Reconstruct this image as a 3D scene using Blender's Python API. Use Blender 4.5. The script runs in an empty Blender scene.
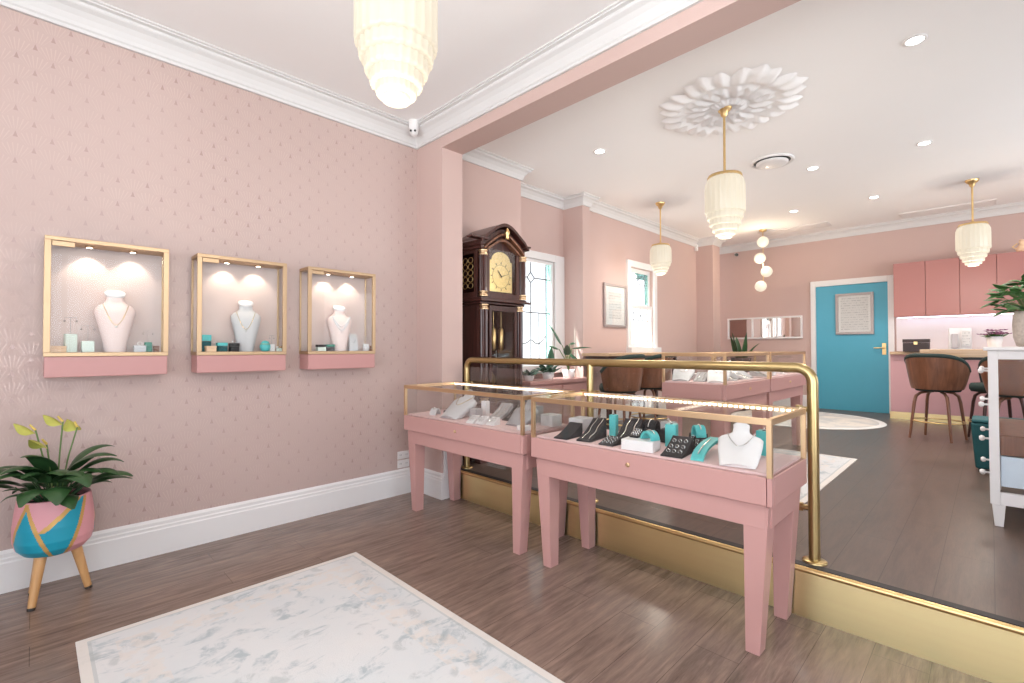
import bpy, math, random
from mathutils import Vector, Matrix
random.seed(7)
PI = math.pi
D = bpy.data
COL = bpy.context.scene.collection
sc = bpy.context.scene

# ------------------------------------------------------------------ materials
def _new(name):
    m = D.materials.new(name); m.use_nodes = True
    nt = m.node_tree
    for n in list(nt.nodes): nt.nodes.remove(n)
    out = nt.nodes.new('ShaderNodeOutputMaterial')
    return m, nt, out

class G:
    """tiny expression helper for math nodes"""
    def __init__(s, nt): s.nt = nt
    def m(s, op, a, b=None, c=None):
        n = s.nt.nodes.new('ShaderNodeMath'); n.operation = op
        for i, v in enumerate((a, b, c)):
            if v is None: continue
            if isinstance(v, (int, float)): n.inputs[i].default_value = v
            else: s.nt.links.new(v, n.inputs[i])
        return n.outputs[0]
    def mix(s, f, a, b):
        n = s.nt.nodes.new('ShaderNodeMix'); n.data_type = 'RGBA'
        for sock, v in ((n.inputs[0], f), (n.inputs[6], a), (n.inputs[7], b)):
            if isinstance(v, (int, float)): sock.default_value = v
            elif isinstance(v, tuple): sock.default_value = (*v, 1)
            else: s.nt.links.new(v, sock)
        return n.outputs[2]
    def coord(s, scale=(1, 1, 1), kind='Object'):
        t = s.nt.nodes.new('ShaderNodeTexCoord'); mp = s.nt.nodes.new('ShaderNodeMapping')
        mp.inputs['Scale'].default_value = scale
        s.nt.links.new(t.outputs[kind], mp.inputs[0]); return mp.outputs[0]
    def xyz(s, v):
        n = s.nt.nodes.new('ShaderNodeSeparateXYZ'); s.nt.links.new(v, n.inputs[0]); return n.outputs
    def noise(s, v, scale, detail=3, rough=.55, dist=0):
        n = s.nt.nodes.new('ShaderNodeTexNoise'); s.nt.links.new(v, n.inputs['Vector'])
        n.inputs['Scale'].default_value = scale; n.inputs['Detail'].default_value = detail
        n.inputs['Roughness'].default_value = rough; n.inputs['Distortion'].default_value = dist
        return n.outputs[0]
    def ramp(s, f, stops):
        n = s.nt.nodes.new('ShaderNodeValToRGB'); s.nt.links.new(f, n.inputs[0])
        e = n.color_ramp.elements
        while len(e) < len(stops): e.new(.5)
        for el, (p, c) in zip(e, stops):
            el.position = p; el.color = (*c, 1) if isinstance(c, tuple) else (c, c, c, 1)
        return n.outputs[0]
    def bsdf(s, **k):
        n = s.nt.nodes.new('ShaderNodeBsdfPrincipled')
        for kk, v in k.items():
            sock = n.inputs[kk.replace('_', ' ')]
            if isinstance(v, tuple): sock.default_value = (*v, 1) if len(v) == 3 else v
            elif isinstance(v, (int, float)): sock.default_value = v
            else: s.nt.links.new(v, sock)
        return n
    def bump(s, h, strength, dist=.01):
        n = s.nt.nodes.new('ShaderNodeBump'); n.inputs['Strength'].default_value = strength
        n.inputs['Distance'].default_value = dist; s.nt.links.new(h, n.inputs['Height']); return n.outputs[0]

def pm(name, col, rough=.5, metal=0., var=.06, scale=8., bump=.0, stretch=(1, 1, 1), spec=.5, coat=0., emit=None, es=0.):
    """procedural principled: noise varies the colour a little"""
    m, nt, out = _new(name); g = G(nt)
    v = g.coord(stretch); f = g.noise(v, scale)
    c = g.mix(f, tuple(max(0, x * (1 - var)) for x in col), tuple(min(1, x * (1 + var)) for x in col))
    k = dict(Base_Color=c, Roughness=rough, Metallic=metal, Specular_IOR_Level=spec, Coat_Weight=coat)
    if bump: k['Normal'] = g.bump(f, bump)
    if emit: k['Emission_Color'] = emit; k['Emission_Strength'] = es
    b = g.bsdf(**k); nt.links.new(b.outputs[0], out.inputs[0]); return m

def wood(name, c0, c1, axis=2, rough=.35, scale=6):
    m, nt, out = _new(name); g = G(nt)
    st = [8, 8, 8]; st[axis] = .7
    v = g.coord(tuple(st)); f = g.noise(v, scale, 5, .6, .6)
    c = g.ramp(f, [(.3, c0), (.7, c1)])
    b = g.bsdf(Base_Color=c, Roughness=rough, Coat_Weight=.2); nt.links.new(b.outputs[0], out.inputs[0]); return m

def emis(name, col, s):
    m, nt, out = _new(name); e = nt.nodes.new('ShaderNodeEmission')
    e.inputs[0].default_value = (*col, 1); e.inputs[1].default_value = s
    nt.links.new(e.outputs[0], out.inputs[0]); return m

def glass(name, tint=(.97, .985, .98), refl=.75):
    m, nt, out = _new(name); g = G(nt)
    t = nt.nodes.new('ShaderNodeBsdfTransparent'); t.inputs[0].default_value = (*tint, 1)
    gl = nt.nodes.new('ShaderNodeBsdfGlossy'); gl.inputs['Roughness'].default_value = .01
    fr = nt.nodes.new('ShaderNodeFresnel'); fr.inputs[0].default_value = 1.45
    mx = nt.nodes.new('ShaderNodeMixShader')
    nt.links.new(g.m('MULTIPLY', fr.outputs[0], refl), mx.inputs[0])
    nt.links.new(t.outputs[0], mx.inputs[1]); nt.links.new(gl.outputs[0], mx.inputs[2])
    nt.links.new(mx.outputs[0], out.inputs[0]); return m

M = {}
def wallpaper():
    m, nt, out = _new('wallpaper_art_deco'); g = G(nt)
    x, y, z = g.xyz(g.coord())
    P = .14
    def cell(off):
        u = g.m('SUBTRACT', g.m('FRACT', g.m('ADD', g.m('DIVIDE', x, P), off + .06)), .5)
        v = g.m('FRACT', g.m('ADD', g.m('DIVIDE', z, P), off + .07))
        # small triangle at the foot of the fan
        half = g.m('MULTIPLY', g.m('SUBTRACT', .27, v), .30)
        tri = g.m('MULTIPLY', g.m('LESS_THAN', g.m('ABSOLUTE', u), half), g.m('MULTIPLY', g.m('GREATER_THAN', v, .04), g.m('LESS_THAN', v, .30)))
        # fan of thin rays
        ang = g.m('ARCTAN2', u, v); r = g.m('SQRT', g.m('ADD', g.m('MULTIPLY', u, u), g.m('MULTIPLY', v, v)))
        fr = g.m('ABSOLUTE', g.m('SUBTRACT', g.m('FRACT', g.m('MULTIPLY', ang, 5.6)), .5))
        ray = g.m('MULTIPLY', g.m('LESS_THAN', fr, .12), g.m('MULTIPLY', g.m('GREATER_THAN', r, .34), g.m('LESS_THAN', r, .80)))
        ray = g.m('MULTIPLY', ray, g.m('LESS_THAN', g.m('ABSOLUTE', ang), .62))
        return tri, ray
    t1, r1 = cell(0.); t2, r2 = cell(.5)
    n = g.noise(g.coord(), 1.3, 2)
    patchy = g.ramp(g.noise(g.coord(), 2.4, 4), [(.35, .25), (.65, 1.)])  # random patchiness in how strongly the pattern shows
    tri = g.m('MAXIMUM', t1, t2); ray = g.m('MAXIMUM', r1, r2)
    ft = g.m('MULTIPLY', tri, patchy); fy = g.m('MULTIPLY', ray, patchy); f = g.m('MAXIMUM', ft, fy)
    base = g.mix(n, (.50, .372, .338), (.53, .40, .365))
    c = g.mix(g.m('MULTIPLY', ft, .62), base, (.34, .23, .205))
    c = g.mix(g.m('MULTIPLY', fy, .38), c, (.66, .53, .47))
    b = g.bsdf(Base_Color=c, Roughness=g.m('SUBTRACT', .6, g.m('MULTIPLY', f, .28)), Metallic=g.m('MULTIPLY', f, .36))
    nt.links.new(b.outputs[0], out.inputs[0]); return m

def plank_floor(name, tone, lo=.56, hi=1.5, ro=.15):
    m, nt, out = _new(name); g = G(nt)
    v0 = g.coord()
    br = nt.nodes.new('ShaderNodeTexBrick'); nt.links.new(v0, br.inputs['Vector'])
    br.inputs['Scale'].default_value = 1; br.inputs['Brick Width'].default_value = 1.22
    br.inputs['Row Height'].default_value = .18; br.inputs['Mortar Size'].default_value = .0012
    br.inputs['Color1'].default_value = (.0, .0, .0, 1); br.inputs['Color2'].default_value = (1, 1, 1, 1)
    br.inputs['Mortar'].default_value = (.25, .25, .25, 1)
    br.offset = .37
    gr = g.noise(g.coord((1.1, 11, 1)), 3.2, 6, .62, .5)
    fine = g.noise(g.coord((4, 60, 1)), 4, 3, .6)
    knot = g.noise(g.coord((2.2, 6, 1)), 2.1, 3, .5, 1.2)
    a = g.m('ADD', g.m('MULTIPLY', gr, .68), g.m('ADD', g.m('MULTIPLY', fine, .20), g.m('MULTIPLY', knot, .12)))
    c = g.ramp(a, [(.36, tuple(t * lo for t in tone)), (.5, tone), (.66, tuple(min(1, t * hi) for t in tone))])
    pl = nt.nodes.new('ShaderNodeSeparateColor'); nt.links.new(br.outputs[0], pl.inputs[0])
    c = g.mix(g.m('MULTIPLY', pl.outputs[0], .28), c, tuple(t * 1.5 for t in tone))
    c = g.mix(g.m('MULTIPLY', br.outputs['Fac'], .7), c, (.02, .014, .011))
    b = g.bsdf(Base_Color=c, Roughness=g.m('ADD', ro, g.m('MULTIPLY', gr, .16)), Specular_IOR_Level=.45, Normal=g.bump(a, .12, .004))
    nt.links.new(b.outputs[0], out.inputs[0]); return m

def rug_mat(name, hx, hy, b0=.035, b1=.12, b2=.25):
    """distressed traditional rug in cream and blue grey, with frame borders"""
    m, nt, out = _new(name); g = G(nt)
    co = g.coord(); x, y, z = g.xyz(co)
    d = g.m('MINIMUM', g.m('SUBTRACT', hx, g.m('ABSOLUTE', x)), g.m('SUBTRACT', hy, g.m('ABSOLUTE', y)))
    n1 = g.noise(g.coord((1.2, 2.6, 1)), 3.2, 6, .65, 1.2); n2 = g.noise(co, 11, 5, .7, .8); n3 = g.noise(co, 2.1, 4, .6)
    blot = g.m('MULTIPLY', g.ramp(n1, [(.50, 0.), (.60, 1.)]), g.ramp(n2, [(.42, 0.), (.58, 1.)]))
    vor = nt.nodes.new('ShaderNodeTexVoronoi'); nt.links.new(co, vor.inputs['Vector']); vor.inputs['Scale'].default_value = 7
    motif = g.m('MULTIPLY', g.ramp(vor.outputs[0], [(.28, 1.), (.36, 0.)]), g.ramp(n2, [(.46, 0.), (.56, 1.)]))
    base = g.mix(g.ramp(n3, [(.35, 0.), (.65, 1.)]), (.72, .71, .70), (.66, .68, .69))
    c = g.mix(g.m('MULTIPLY', blot, .72), base, (.36, .43, .46))
    c = g.mix(g.m('MULTIPLY', motif, .45), c, (.40, .43, .43))
    inb = g.m('MULTIPLY', g.m('GREATER_THAN', d, b1), g.m('LESS_THAN', d, b2))
    bl = g.ramp(g.noise(g.coord((5, 5, 1)), 3, 3, .6), [(.46, 0.), (.54, 1.)])
    c = g.mix(g.m('MULTIPLY', g.m('MULTIPLY', inb, bl), .6), c, (.73, .67, .62))
    edge = g.m('LESS_THAN', d, b0)
    c = g.mix(g.m('MULTIPLY', edge, .85), c, (.75, .70, .65))
    line = g.m('MULTIPLY', g.m('GREATER_THAN', d, b0), g.m('LESS_THAN', d, b0 + .012))
    c = g.mix(g.m('MULTIPLY', line, .5), c, (.45, .47, .46))
    pile = g.noise(co, 260, 2)
    b = g.bsdf(Base_Color=c, Roughness=.95, Specular_IOR_Level=.1, Normal=g.bump(pile, .5, .004))
    nt.links.new(b.outputs[0], out.inputs[0]); return m

def pot_mat():
    return None

def leaf_mat(name, c0, c1, rough=.35):
    m, nt, out = _new(name); g = G(nt)
    f = g.noise(g.coord(), 14, 3)
    c = g.mix(f, c0, c1)
    b = g.bsdf(Base_Color=c, Roughness=rough, Specular_IOR_Level=.5); nt.links.new(b.outputs[0], out.inputs[0]); return m

def shade_mat(name, s):
    m, nt, out = _new(name); g = G(nt)
    f = g.noise(g.coord((30, 30, 5)), 2, 3)
    c = g.mix(f, (1., .84, .62), (1., .92, .78))
    b = g.bsdf(Base_Color=(.30, .27, .21), Roughness=.35, Emission_Color=c, Emission_Strength=s)
    nt.links.new(b.outputs[0], out.inputs[0]); return m

def paper_mat(name, hx, hz, ink=(.25, .24, .26), paper=(.68, .66, .65)):
    """a certificate: rows of thin illegible ink on paper"""
    m, nt, out = _new(name); g = G(nt)
    x, y, z = g.xyz(g.coord())
    rows = g.m('FRACT', g.m('MULTIPLY', z, 26.)); row = g.m('LESS_THAN', g.m('ABSOLUTE', g.m('SUBTRACT', rows, .5)), .13)
    n = g.noise(g.coord((70, 70, 26)), 1., 2)
    w = g.m('MULTIPLY', row, g.m('GREATER_THAN', n, .5))
    ins = g.m('MULTIPLY', g.m('LESS_THAN', g.m('ABSOLUTE', x), hx), g.m('LESS_THAN', g.m('ABSOLUTE', z), hz))
    c = g.mix(g.m('MULTIPLY', g.m('MULTIPLY', w, ins), .6), paper, ink)
    b = g.bsdf(Base_Color=c, Roughness=.6); nt.links.new(b.outputs[0], out.inputs[0]); return m

M['wallpaper'] = wallpaper()
M['pink_wall'] = pm('pink_wall_paint', (.56, .405, .365), .75, var=.025, scale=2.5)
M['ceiling'] = pm('ceiling_white_paint', (.90, .885, .875), .85, var=.012, scale=2)
M['trim'] = pm('white_gloss_trim', (.78, .76, .75), .4, var=.02, scale=3)
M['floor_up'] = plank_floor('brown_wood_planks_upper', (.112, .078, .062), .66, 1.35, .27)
M['floor'] = plank_floor('brown_wood_planks', (.215, .150, .120))
M['gold'] = pm('brushed_brass', (.80, .57, .27), .34, 1., .08, 6, stretch=(1, 1, 12))
M['riser'] = pm('brushed_gold_sheet', (1., .80, .42), .33, 1., .05, 4, stretch=(1, .3, 8))
M['rail'] = pm('antique_brass_tube', (.50, .375, .18), .3, 1., .06, 8)
M['rose_gold'] = pm('satin_champagne_gold', (.72, .51, .31), .38, 1., .05, 6)
M['case_gold'] = pm('satin_case_gold', (.53, .375, .235), .48, 1., .05, 6)
M['cornice'] = pm('dimmed_trim_paint', (.655, .64, .63), .7, 0, .01, 3)  # same paint as the white trim, darkened to hold back strong light
M['chest_glass'] = glass('chest_glass', (.99, .99, .99), .06)
M['black'] = pm('black_rubber', (.02, .017, .016), .5, 0, .1, 10)
M['pink'] = pm('pink_lacquer', (.55, .30, .275), .38, 0, .03, 3, coat=.15)
M['pink_shelf'] = pm('pale_pink_lining', (.80, .58, .57), .7, 0, .03, 4)
M['counter_pink'] = pm('lilac_pink_laminate', (.60, .34, .36), .4, 0, .03, 3)
M['cab_pink'] = pm('dusty_pink_laminate', (.40, .165, .145), .4, 0, .03, 3)
M['case_pink'] = pm('rose_paint', (.52, .265, .25), .45, 0, .03, 4)
M['panel_pink'] = pm('pale_blush_panel', (.64, .51, .475), .7, 0, .02, 4)
M['blue'] = pm('blue_door_paint', (.08, .38, .52), .4, 0, .04, 3)
M['glass'] = glass('clear_glass', (.985, .99, .985), .2)
M['window_glass'] = glass('window_glass', (.93, .97, 1.), .6)
M['lead_glass'] = glass('leadlight_glass', (.585, .60, .61), .3)
M['sash_glass'] = glass('sash_leadlight_glass', (.70, .71, .71), .3)
M['green_glass'] = glass('pale_green_glass', (.46, .61, .59), .3)
M['mirror'] = pm('silvered_mirror', (.88, .88, .88), .03, 1., .01, 2)
M['mahogany'] = wood('dark_mahogany', (.030, .010, .008), (.085, .028, .021), 2, .3)
M['walnut'] = wood('walnut_veneer', (.13, .050, .026), (.25, .105, .055), 2, .35, 3)
M['oak'] = wood('pale_oak', (.52, .33, .19), (.64, .44, .27), 1, .4, 4)
M['beech'] = wood('honey_beech', (.52, .27, .10), (.66, .38, .17), 2, .4, 4)
M['velvet'] = pm('dark_green_velvet', (.018, .035, .03), .8, 0, .2, 30)
M['teal'] = pm('teal_leatherette', (.10, .50, .50), .45, 0, .06, 20)
M['teal_deep'] = pm('deep_teal_fabric', (.010, .09, .10), .7, 0, .12, 30)
M['charcoal'] = pm('charcoal_suede', (.035, .03, .032), .8, 0, .15, 40)
M['grey'] = pm('grey_linen', (.40, .385, .39), .8, 0, .08, 60, bump=.1)
M['lgrey'] = pm('pale_grey_linen', (.62, .61, .62), .8, 0, .06, 60, bump=.1)
M['white'] = pm('white_leatherette', (.84, .81, .81), .5, 0, .03, 20)
M['blush'] = pm('blush_leatherette', (.86, .68, .64), .5, 0, .03, 20)
M['mint'] = pm('pale_mint_resin', (.72, .80, .72), .4, 0, .05, 20)
M['peach'] = pm('peach_card', (.85, .58, .38), .5, 0, .05, 20)
M['green_box'] = pm('emerald_leatherette', (.03, .22, .15), .5, 0, .08, 20)
M['silver'] = pm('polished_silver', (.85, .84, .83), .15, 1., .03, 20)
M['steel'] = pm('brushed_steel_rod', (.42, .36, .35), .35, .8, .05, 20)
M['crystal'] = pm('crystal_knob', (.9, .88, .87), .1, 0, .03, 20, spec=.9)
M['dark'] = pm('dark_plastic', (.012, .011, .012), .35, 0, .1, 10)
M['brown_box'] = pm('dark_brown_leather', (.045, .028, .028), .5, 0, .1, 20)
M['lead'] = pm('lead_came', (.16, .165, .17), .5, .6, .1, 20)
M['paint_white'] = pm('white_furniture_paint', (.80, .765, .745), .45, 0, .03, 6)
M['dial'] = pm('engraved_brass_dial', (.80, .62, .30), .35, 1., .2, 40)
M['leaf'] = leaf_mat('peace_lily_leaf', (.018, .055, .018), (.04, .105, .032))
M['leaf2'] = leaf_mat('deep_green_leaf', (.02, .075, .04), (.05, .14, .07))
M['leaf3'] = leaf_mat('fresh_green_leaf', (.05, .13, .035), (.10, .24, .07), .5)
M['stem'] = leaf_mat('green_stem', (.10, .18, .05), (.17, .25, .08), .5)
M['spathe'] = leaf_mat('yellow_green_spathe', (.36, .38, .07), (.52, .50, .11), .5)
M['spadix'] = leaf_mat('yellow_spadix', (.60, .42, .08), (.70, .52, .14), .7)
M['purple'] = leaf_mat('mauve_petal', (.22, .07, .16), (.42, .18, .32), .7)
M['soil'] = pm('potting_soil', (.02, .014, .01), .95, 0, .4, 60, bump=.5)
M['pot_pink'] = pm('pot_pink_paint', (.72, .33, .36), .45, 0, .04, 6)
M['pot_teal'] = pm('pot_teal_paint', (.01, .30, .42), .4, 0, .06, 6)
M['pot_gold'] = pm('pot_gold_band', (.62, .36, .11), .4, .3, .1, 20)
M['stone'] = pm('speckled_stoneware', (.50, .43, .38), .8, 0, .3, 70, bump=.4)
M['vent'] = pm('pale_vent_metal', (.76, .72, .70), .5, 0, .05, 10)
M['shade'] = shade_mat('glowing_opal_glass', .40)
M['globe'] = shade_mat('glowing_frosted_globe', .55)
M['led'] = emis('led_warm', (1., .88, .74), 5.)
M['led_cool'] = emis('led_cool', (.86, .84, 1.), 7.)
M['led_spot'] = emis('led_spot', (1., .90, .78), 14.)
M['down'] = emis('downlight_glow', (1., .97, .94), 16.)
M['frame_silver'] = pm('pewter_frame', (.38, .33, .32), .35, .5, .08, 12)
M['paper'] = paper_mat('certificate_paper', .2, .26)
M['splash'] = pm('cool_lit_splashback', (.80, .73, .75), .25, 0, .02, 3)  # pale tone holds the cool light falling on the pink wall
M['yellow'] = pm('yellow_gold_chain', (.85, .62, .18), .25, 1., .05, 20)
M['steel_blue'] = pm('pale_blue_tray', (.60, .68, .75), .4, 0, .05, 10)

# ------------------------------------------------------------------ mesh builder
class MB:
    def __init__(s): s.v = []; s.f = []; s.mi = []; s.sm = []
    def add(s, vs, fs, mi=0, smooth=False):
        o = len(s.v); s.v += [tuple(v) for v in vs]
        for f in fs: s.f.append([i + o for i in f]); s.mi.append(mi); s.sm.append(smooth)
        return s
    def box(s, x0, x1, y0, y1, z0, z1, mi=0):
        x0, x1 = sorted((x0, x1)); y0, y1 = sorted((y0, y1)); z0, z1 = sorted((z0, z1))
        return s.hexa([(x0, y0, z0), (x1, y0, z0), (x1, y1, z0), (x0, y1, z0), (x0, y0, z1), (x1, y0, z1), (x1, y1, z1), (x0, y1, z1)], mi)
    def hexa(s, p, mi=0):
        return s.add(p, [(0, 3, 2, 1), (4, 5, 6, 7), (0, 1, 5, 4), (1, 2, 6, 5), (2, 3, 7, 6), (3, 0, 4, 7)], mi)
    def rings(s, rings, mi=0, smooth=True, caps=True, closed=True):
        n = len(rings[0]); vs = [p for r in rings for p in r]; fs = []
        for i in range(len(rings) - 1):
            for j in range(n if closed else n - 1):
                k = (j + 1) % n
                fs.append((i * n + j, i * n + k, (i + 1) * n + k, (i + 1) * n + j))
        s.add(vs, fs, mi, smooth)
        if caps and closed:
            s.add(rings[0], [tuple(range(n))[::-1]], mi); s.add(rings[-1], [tuple(range(n))], mi)
        return s
    def lathe(s, prof, c=(0, 0, 0), n=24, mi=0, sx=1, sy=1, caps=True, flute=None, smooth=True):
        rr = []
        for r, z in prof:
            ring = []
            for j in range(n):
                a = 2 * PI * j / n; q = r
                if flute: q = r * (1 - flute[1] * (j % flute[0] == 0))
                ring.append((c[0] + q * sx * math.cos(a), c[1] + q * sy * math.sin(a), c[2] + z))
            rr.append(ring)
        return s.rings(rr, mi, smooth, caps)
    def tube(s, pts, r, n=10, mi=0, caps=True, smooth=True):
        pts = [Vector(p) for p in pts]; rs = r if isinstance(r, (list, tuple)) else [r] * len(pts)
        rr = []; prev = None
        for i, p in enumerate(pts):
            t = (pts[min(i + 1, len(pts) - 1)] - pts[max(i - 1, 0)]).normalized()
            if prev is None:
                a = Vector((0, 0, 1)) if abs(t.z) < .9 else Vector((1, 0, 0))
                u = t.cross(a).normalized()
            else: u = (prev - t * prev.dot(t)).normalized()
            prev = u; w = t.cross(u)
            rr.append([p + (u * math.cos(2 * PI * j / n) + w * math.sin(2 * PI * j / n)) * rs[i] for j in range(n)])
        return s.rings(rr, mi, smooth, caps)
    def prism(s, poly, axis, a, b, mi=0, smooth=False):
        """poly: 2-D points in the other two axes (xy / xz / yz order), extruded from a to b along axis"""
        def P(p, h): return {'x': (h, p[0], p[1]), 'y': (p[0], h, p[1]), 'z': (p[0], p[1], h)}[axis]
        n = len(poly)
        s.add([P(p, a) for p in poly] + [P(p, b) for p in poly], [(i, (i + 1) % n, n + (i + 1) % n, n + i) for i in range(n)], mi, smooth)
        s.add([P(p, a) for p in poly], [tuple(range(n))[::-1]], mi); s.add([P(p, b) for p in poly], [tuple(range(n))], mi)
        return s
    def sphere(s, c, r, n=16, m=10, mi=0, sc_=(1, 1, 1)):
        rr = []
        for i in range(m + 1):
            t = PI * i / m; q = max(math.sin(t), .001) * r
            rr.append([(c[0] + q * math.cos(2 * PI * j / n) * sc_[0], c[1] + q * math.sin(2 * PI * j / n) * sc_[1], c[2] - r * math.cos(t) * sc_[2]) for j in range(n)])
        return s.rings(rr, mi)
    def grid(s, fn, nu, nv, mi=0, smooth=True):
        vs = [fn(i / nu, j / nv) for i in range(nu + 1) for j in range(nv + 1)]
        fs = [(i * (nv + 1) + j, i * (nv + 1) + j + 1, (i + 1) * (nv + 1) + j + 1, (i + 1) * (nv + 1) + j) for i in range(nu) for j in range(nv)]
        return s.add(vs, fs, mi, smooth)
    def leaf(s, base, az, L, W, e0, e1, mi=0, n=9, fold=.25, twist=0., tip=1.0):
        p = Vector(base); q = []
        for i in range(n + 1):
            t = i / n; e = e0 + (e1 - e0) * t ** 1.2; a = az + twist * t
            d = Vector((math.cos(a) * math.cos(e), math.sin(a) * math.cos(e), math.sin(e)))
            side = Vector((-math.sin(a), math.cos(a), 0)); up = d.cross(side) * -1
            w = W * max(.02, math.sin(PI * min(1, t * .94 + .03) ** (.72 * tip)) ** .85) if t > 0 else W * .05
            q.append((p.copy(), side, up, w)); p = p + d * (L / n)
        vs = []
        for c, sd, up, w in q:
            vs += [c - sd * w / 2 + up * w * fold, c - sd * w * .25 + up * w * fold * .35, c, c + sd * w * .25 + up * w * fold * .35, c + sd * w / 2 + up * w * fold]
        fs = [(i * 5 + j, i * 5 + j + 1, i * 5 + j + 6, i * 5 + j + 5) for i in range(n) for j in range(4)]
        return s.add(vs, fs, mi, True)
    def build(s, name, mat, parent=None, bevel=0, seg=2, **props):
        me = D.meshes.new(name); me.from_pydata(s.v, [], s.f)
        mats = mat if isinstance(mat, list) else [mat]
        for k in mats: me.materials.append(M[k] if isinstance(k, str) else k)
        me.polygons.foreach_set('material_index', s.mi); me.polygons.foreach_set('use_smooth', s.sm)
        me.update(); o = D.objects.new(name, me); COL.objects.link(o)
        if parent: o.parent = parent
        if bevel:
            b = o.modifiers.new('bevel', 'BEVEL'); b.width = bevel; b.segments = seg; b.limit_method = 'ANGLE'
        for k, v in props.items(): o[k] = v
        return o

def bx(*a): return MB().box(*a)
def thing(name, label, cat, loc=(0, 0, 0), rotz=0., group=None):
    o = D.objects.new(name, None); COL.objects.link(o); o.location = loc; o.rotation_euler = (0, 0, rotz)
    o.empty_display_size = .1; o['label'] = label; o['category'] = cat
    if group: o['group'] = group
    return o
def tag(o, label, cat, group=None):
    o['label'] = label; o['category'] = cat
    if group: o['group'] = group
    return o
def struct(name, mb, mat, parent=None, bevel=0):
    o = mb.build(name, mat, parent, bevel)
    if parent is None: o['kind'] = 'structure'
    return o
def dup(root, loc, rotz=None, label=None, group=None):
    r = root.copy(); COL.objects.link(r); r.location = loc
    if rotz is not None: r.rotation_euler = (0, 0, rotz)
    if label: r['label'] = label
    if group: r['group'] = group
    for ch in list(root.children):
        c = ch.copy(); COL.objects.link(c); c.parent = r
        for gch in list(ch.children):
            d = gch.copy(); COL.objects.link(d); d.parent = c
    return r
def lamp(name, kind, loc, energy, color=(1, 1, 1), size=.1, parent=None, rot=None, spot=None, blend=.6):
    l = D.lights.new(name, kind); l.energy = energy; l.color = color
    if kind in ('POINT', 'SPOT'): l.shadow_soft_size = size
    if kind == 'SPOT': l.spot_size = spot; l.spot_blend = blend
    o = D.objects.new(name, l); COL.objects.link(o); o.location = loc
    if rot: o.rotation_euler = rot
    if parent: o.parent = parent
    return o

# ------------------------------------------------------------------ room shell
PZ = .235          # platform height
CZ = 3.2           # ceiling
XB = 9.4           # back wall
YR = -3.2          # right wall
XF = -2.8          # shop front
struct('floor', bx(XF - .2, 2.60, YR - .2, 3.8, -.1, 0), 'floor')
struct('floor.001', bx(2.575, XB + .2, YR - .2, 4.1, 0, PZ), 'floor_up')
struct('trim_1', bx(2.555, 2.6, YR, 3.25, .0, PZ + .001), 'black')            # dark edge strip of the step
struct('trim_2', bx(2.545, 2.5555, YR, 3.25, .0, .212), 'riser')               # gold riser
ns = MB(); ns.tube([(2.549, YR, PZ - .014), (2.549, 3.25, PZ - .014)], .0135, 10)
struct('trim_3', ns, 'gold')                                                    # rounded gold nosing
struct('ceiling', bx(XF - .2, 2.43, YR - .2, 3.8, CZ, CZ + .1), 'ceiling')
struct('ceiling.001', bx(2.43, XB + .2, YR - .2, 4.1, CZ, CZ + .1), 'ceiling')
struct('ceiling_beam', bx(2.42, 2.64, YR, 3.62, 2.953, CZ), 'pink_wall')
struct('wall_left', bx(XF, 2.43, 3.62, 3.74, 0, CZ), 'wallpaper')
struct('wall_pier', bx(2.42, 2.64, 3.25, 3.8, 0, 2.953), 'pink_wall')
# back room, left side: wall behind the clock, window recess, nib, window wall, pier
w = MB(); w.box(2.64, 3.72, 3.58, 3.7, PZ, CZ); struct('wall_clock_side', w, 'pink_wall')
W1 = (3.93, 4.72, 1.05, 2.36); W2 = (6.17, 6.85, 1.27, 2.46)
w = MB(); y0, y1 = 3.95, 4.07
w.box(3.6, W1[0], y0, y1, PZ, CZ); w.box(W1[1], 5.0, y0, y1, PZ, CZ); w.box(W1[0], W1[1], y0, y1, PZ, W1[2]); w.box(W1[0], W1[1], y0, y1, W1[3], CZ)
w.box(3.60, 3.72, 3.7, 3.95, PZ, CZ)
struct('wall_window_recess', w, 'pink_wall')
struct('wall_nib', bx(4.91, 5.06, 3.64, 3.96, PZ, CZ), 'pink_wall')
w = MB(); y0, y1 = 3.73, 3.85
w.box(5.05, W2[0], y0, y1, PZ, CZ); w.box(W2[1], 8.6, y0, y1, PZ, CZ); w.box(W2[0], W2[1], y0, y1, PZ, W2[2]); w.box(W2[0], W2[1], y0, y1, W2[3], CZ)
struct('wall_window_side', w, 'pink_wall')
struct('wall_pier.001', bx(8.42, 8.72, 3.43, 3.85, PZ, CZ), 'pink_wall')
struct('wall_left_rear', bx(8.6, XB + .1, 3.95, 4.07, PZ, CZ), 'pink_wall')
w = MB(); w.box(XB, XB + .12, 2.10, 4.07, PZ, CZ); w.box(XB, XB + .12, YR, 1.11, PZ, CZ); w.box(XB, XB + .12, 1.11, 2.10, 2.30, CZ)
struct('wall_back', w, 'pink_wall')
w = MB(); w.box(XF, -2.2, YR - .12, YR, 0, CZ); w.box(1.6, 4.4, YR - .12, YR, 0, CZ); w.box(8.2, XB + .12, YR - .12, YR, 0, CZ); w.box(4.4, 8.2, YR - .12, YR, 0, 1.0); w.box(4.4, 8.2, YR - .12, YR, 2.6, CZ); w.box(-2.2, 1.6, YR - .12, YR, 0, .4); w.box(-2.2, 1.6, YR - .12, YR, 2.8, CZ)
struct('wall_right', w, 'pink_wall')
w = MB(); w.box(XF - .12, XF, YR, -2.4, 0, CZ); w.box(XF - .12, XF, 2.0, 3.74, 0, CZ); w.box(XF - .12, XF, -2.4, 2.0, 0, .45); w.box(XF - .12, XF, -2.4, 2.0, 2.75, CZ)
struct('wall_front', w, 'pink_wall')
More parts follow.
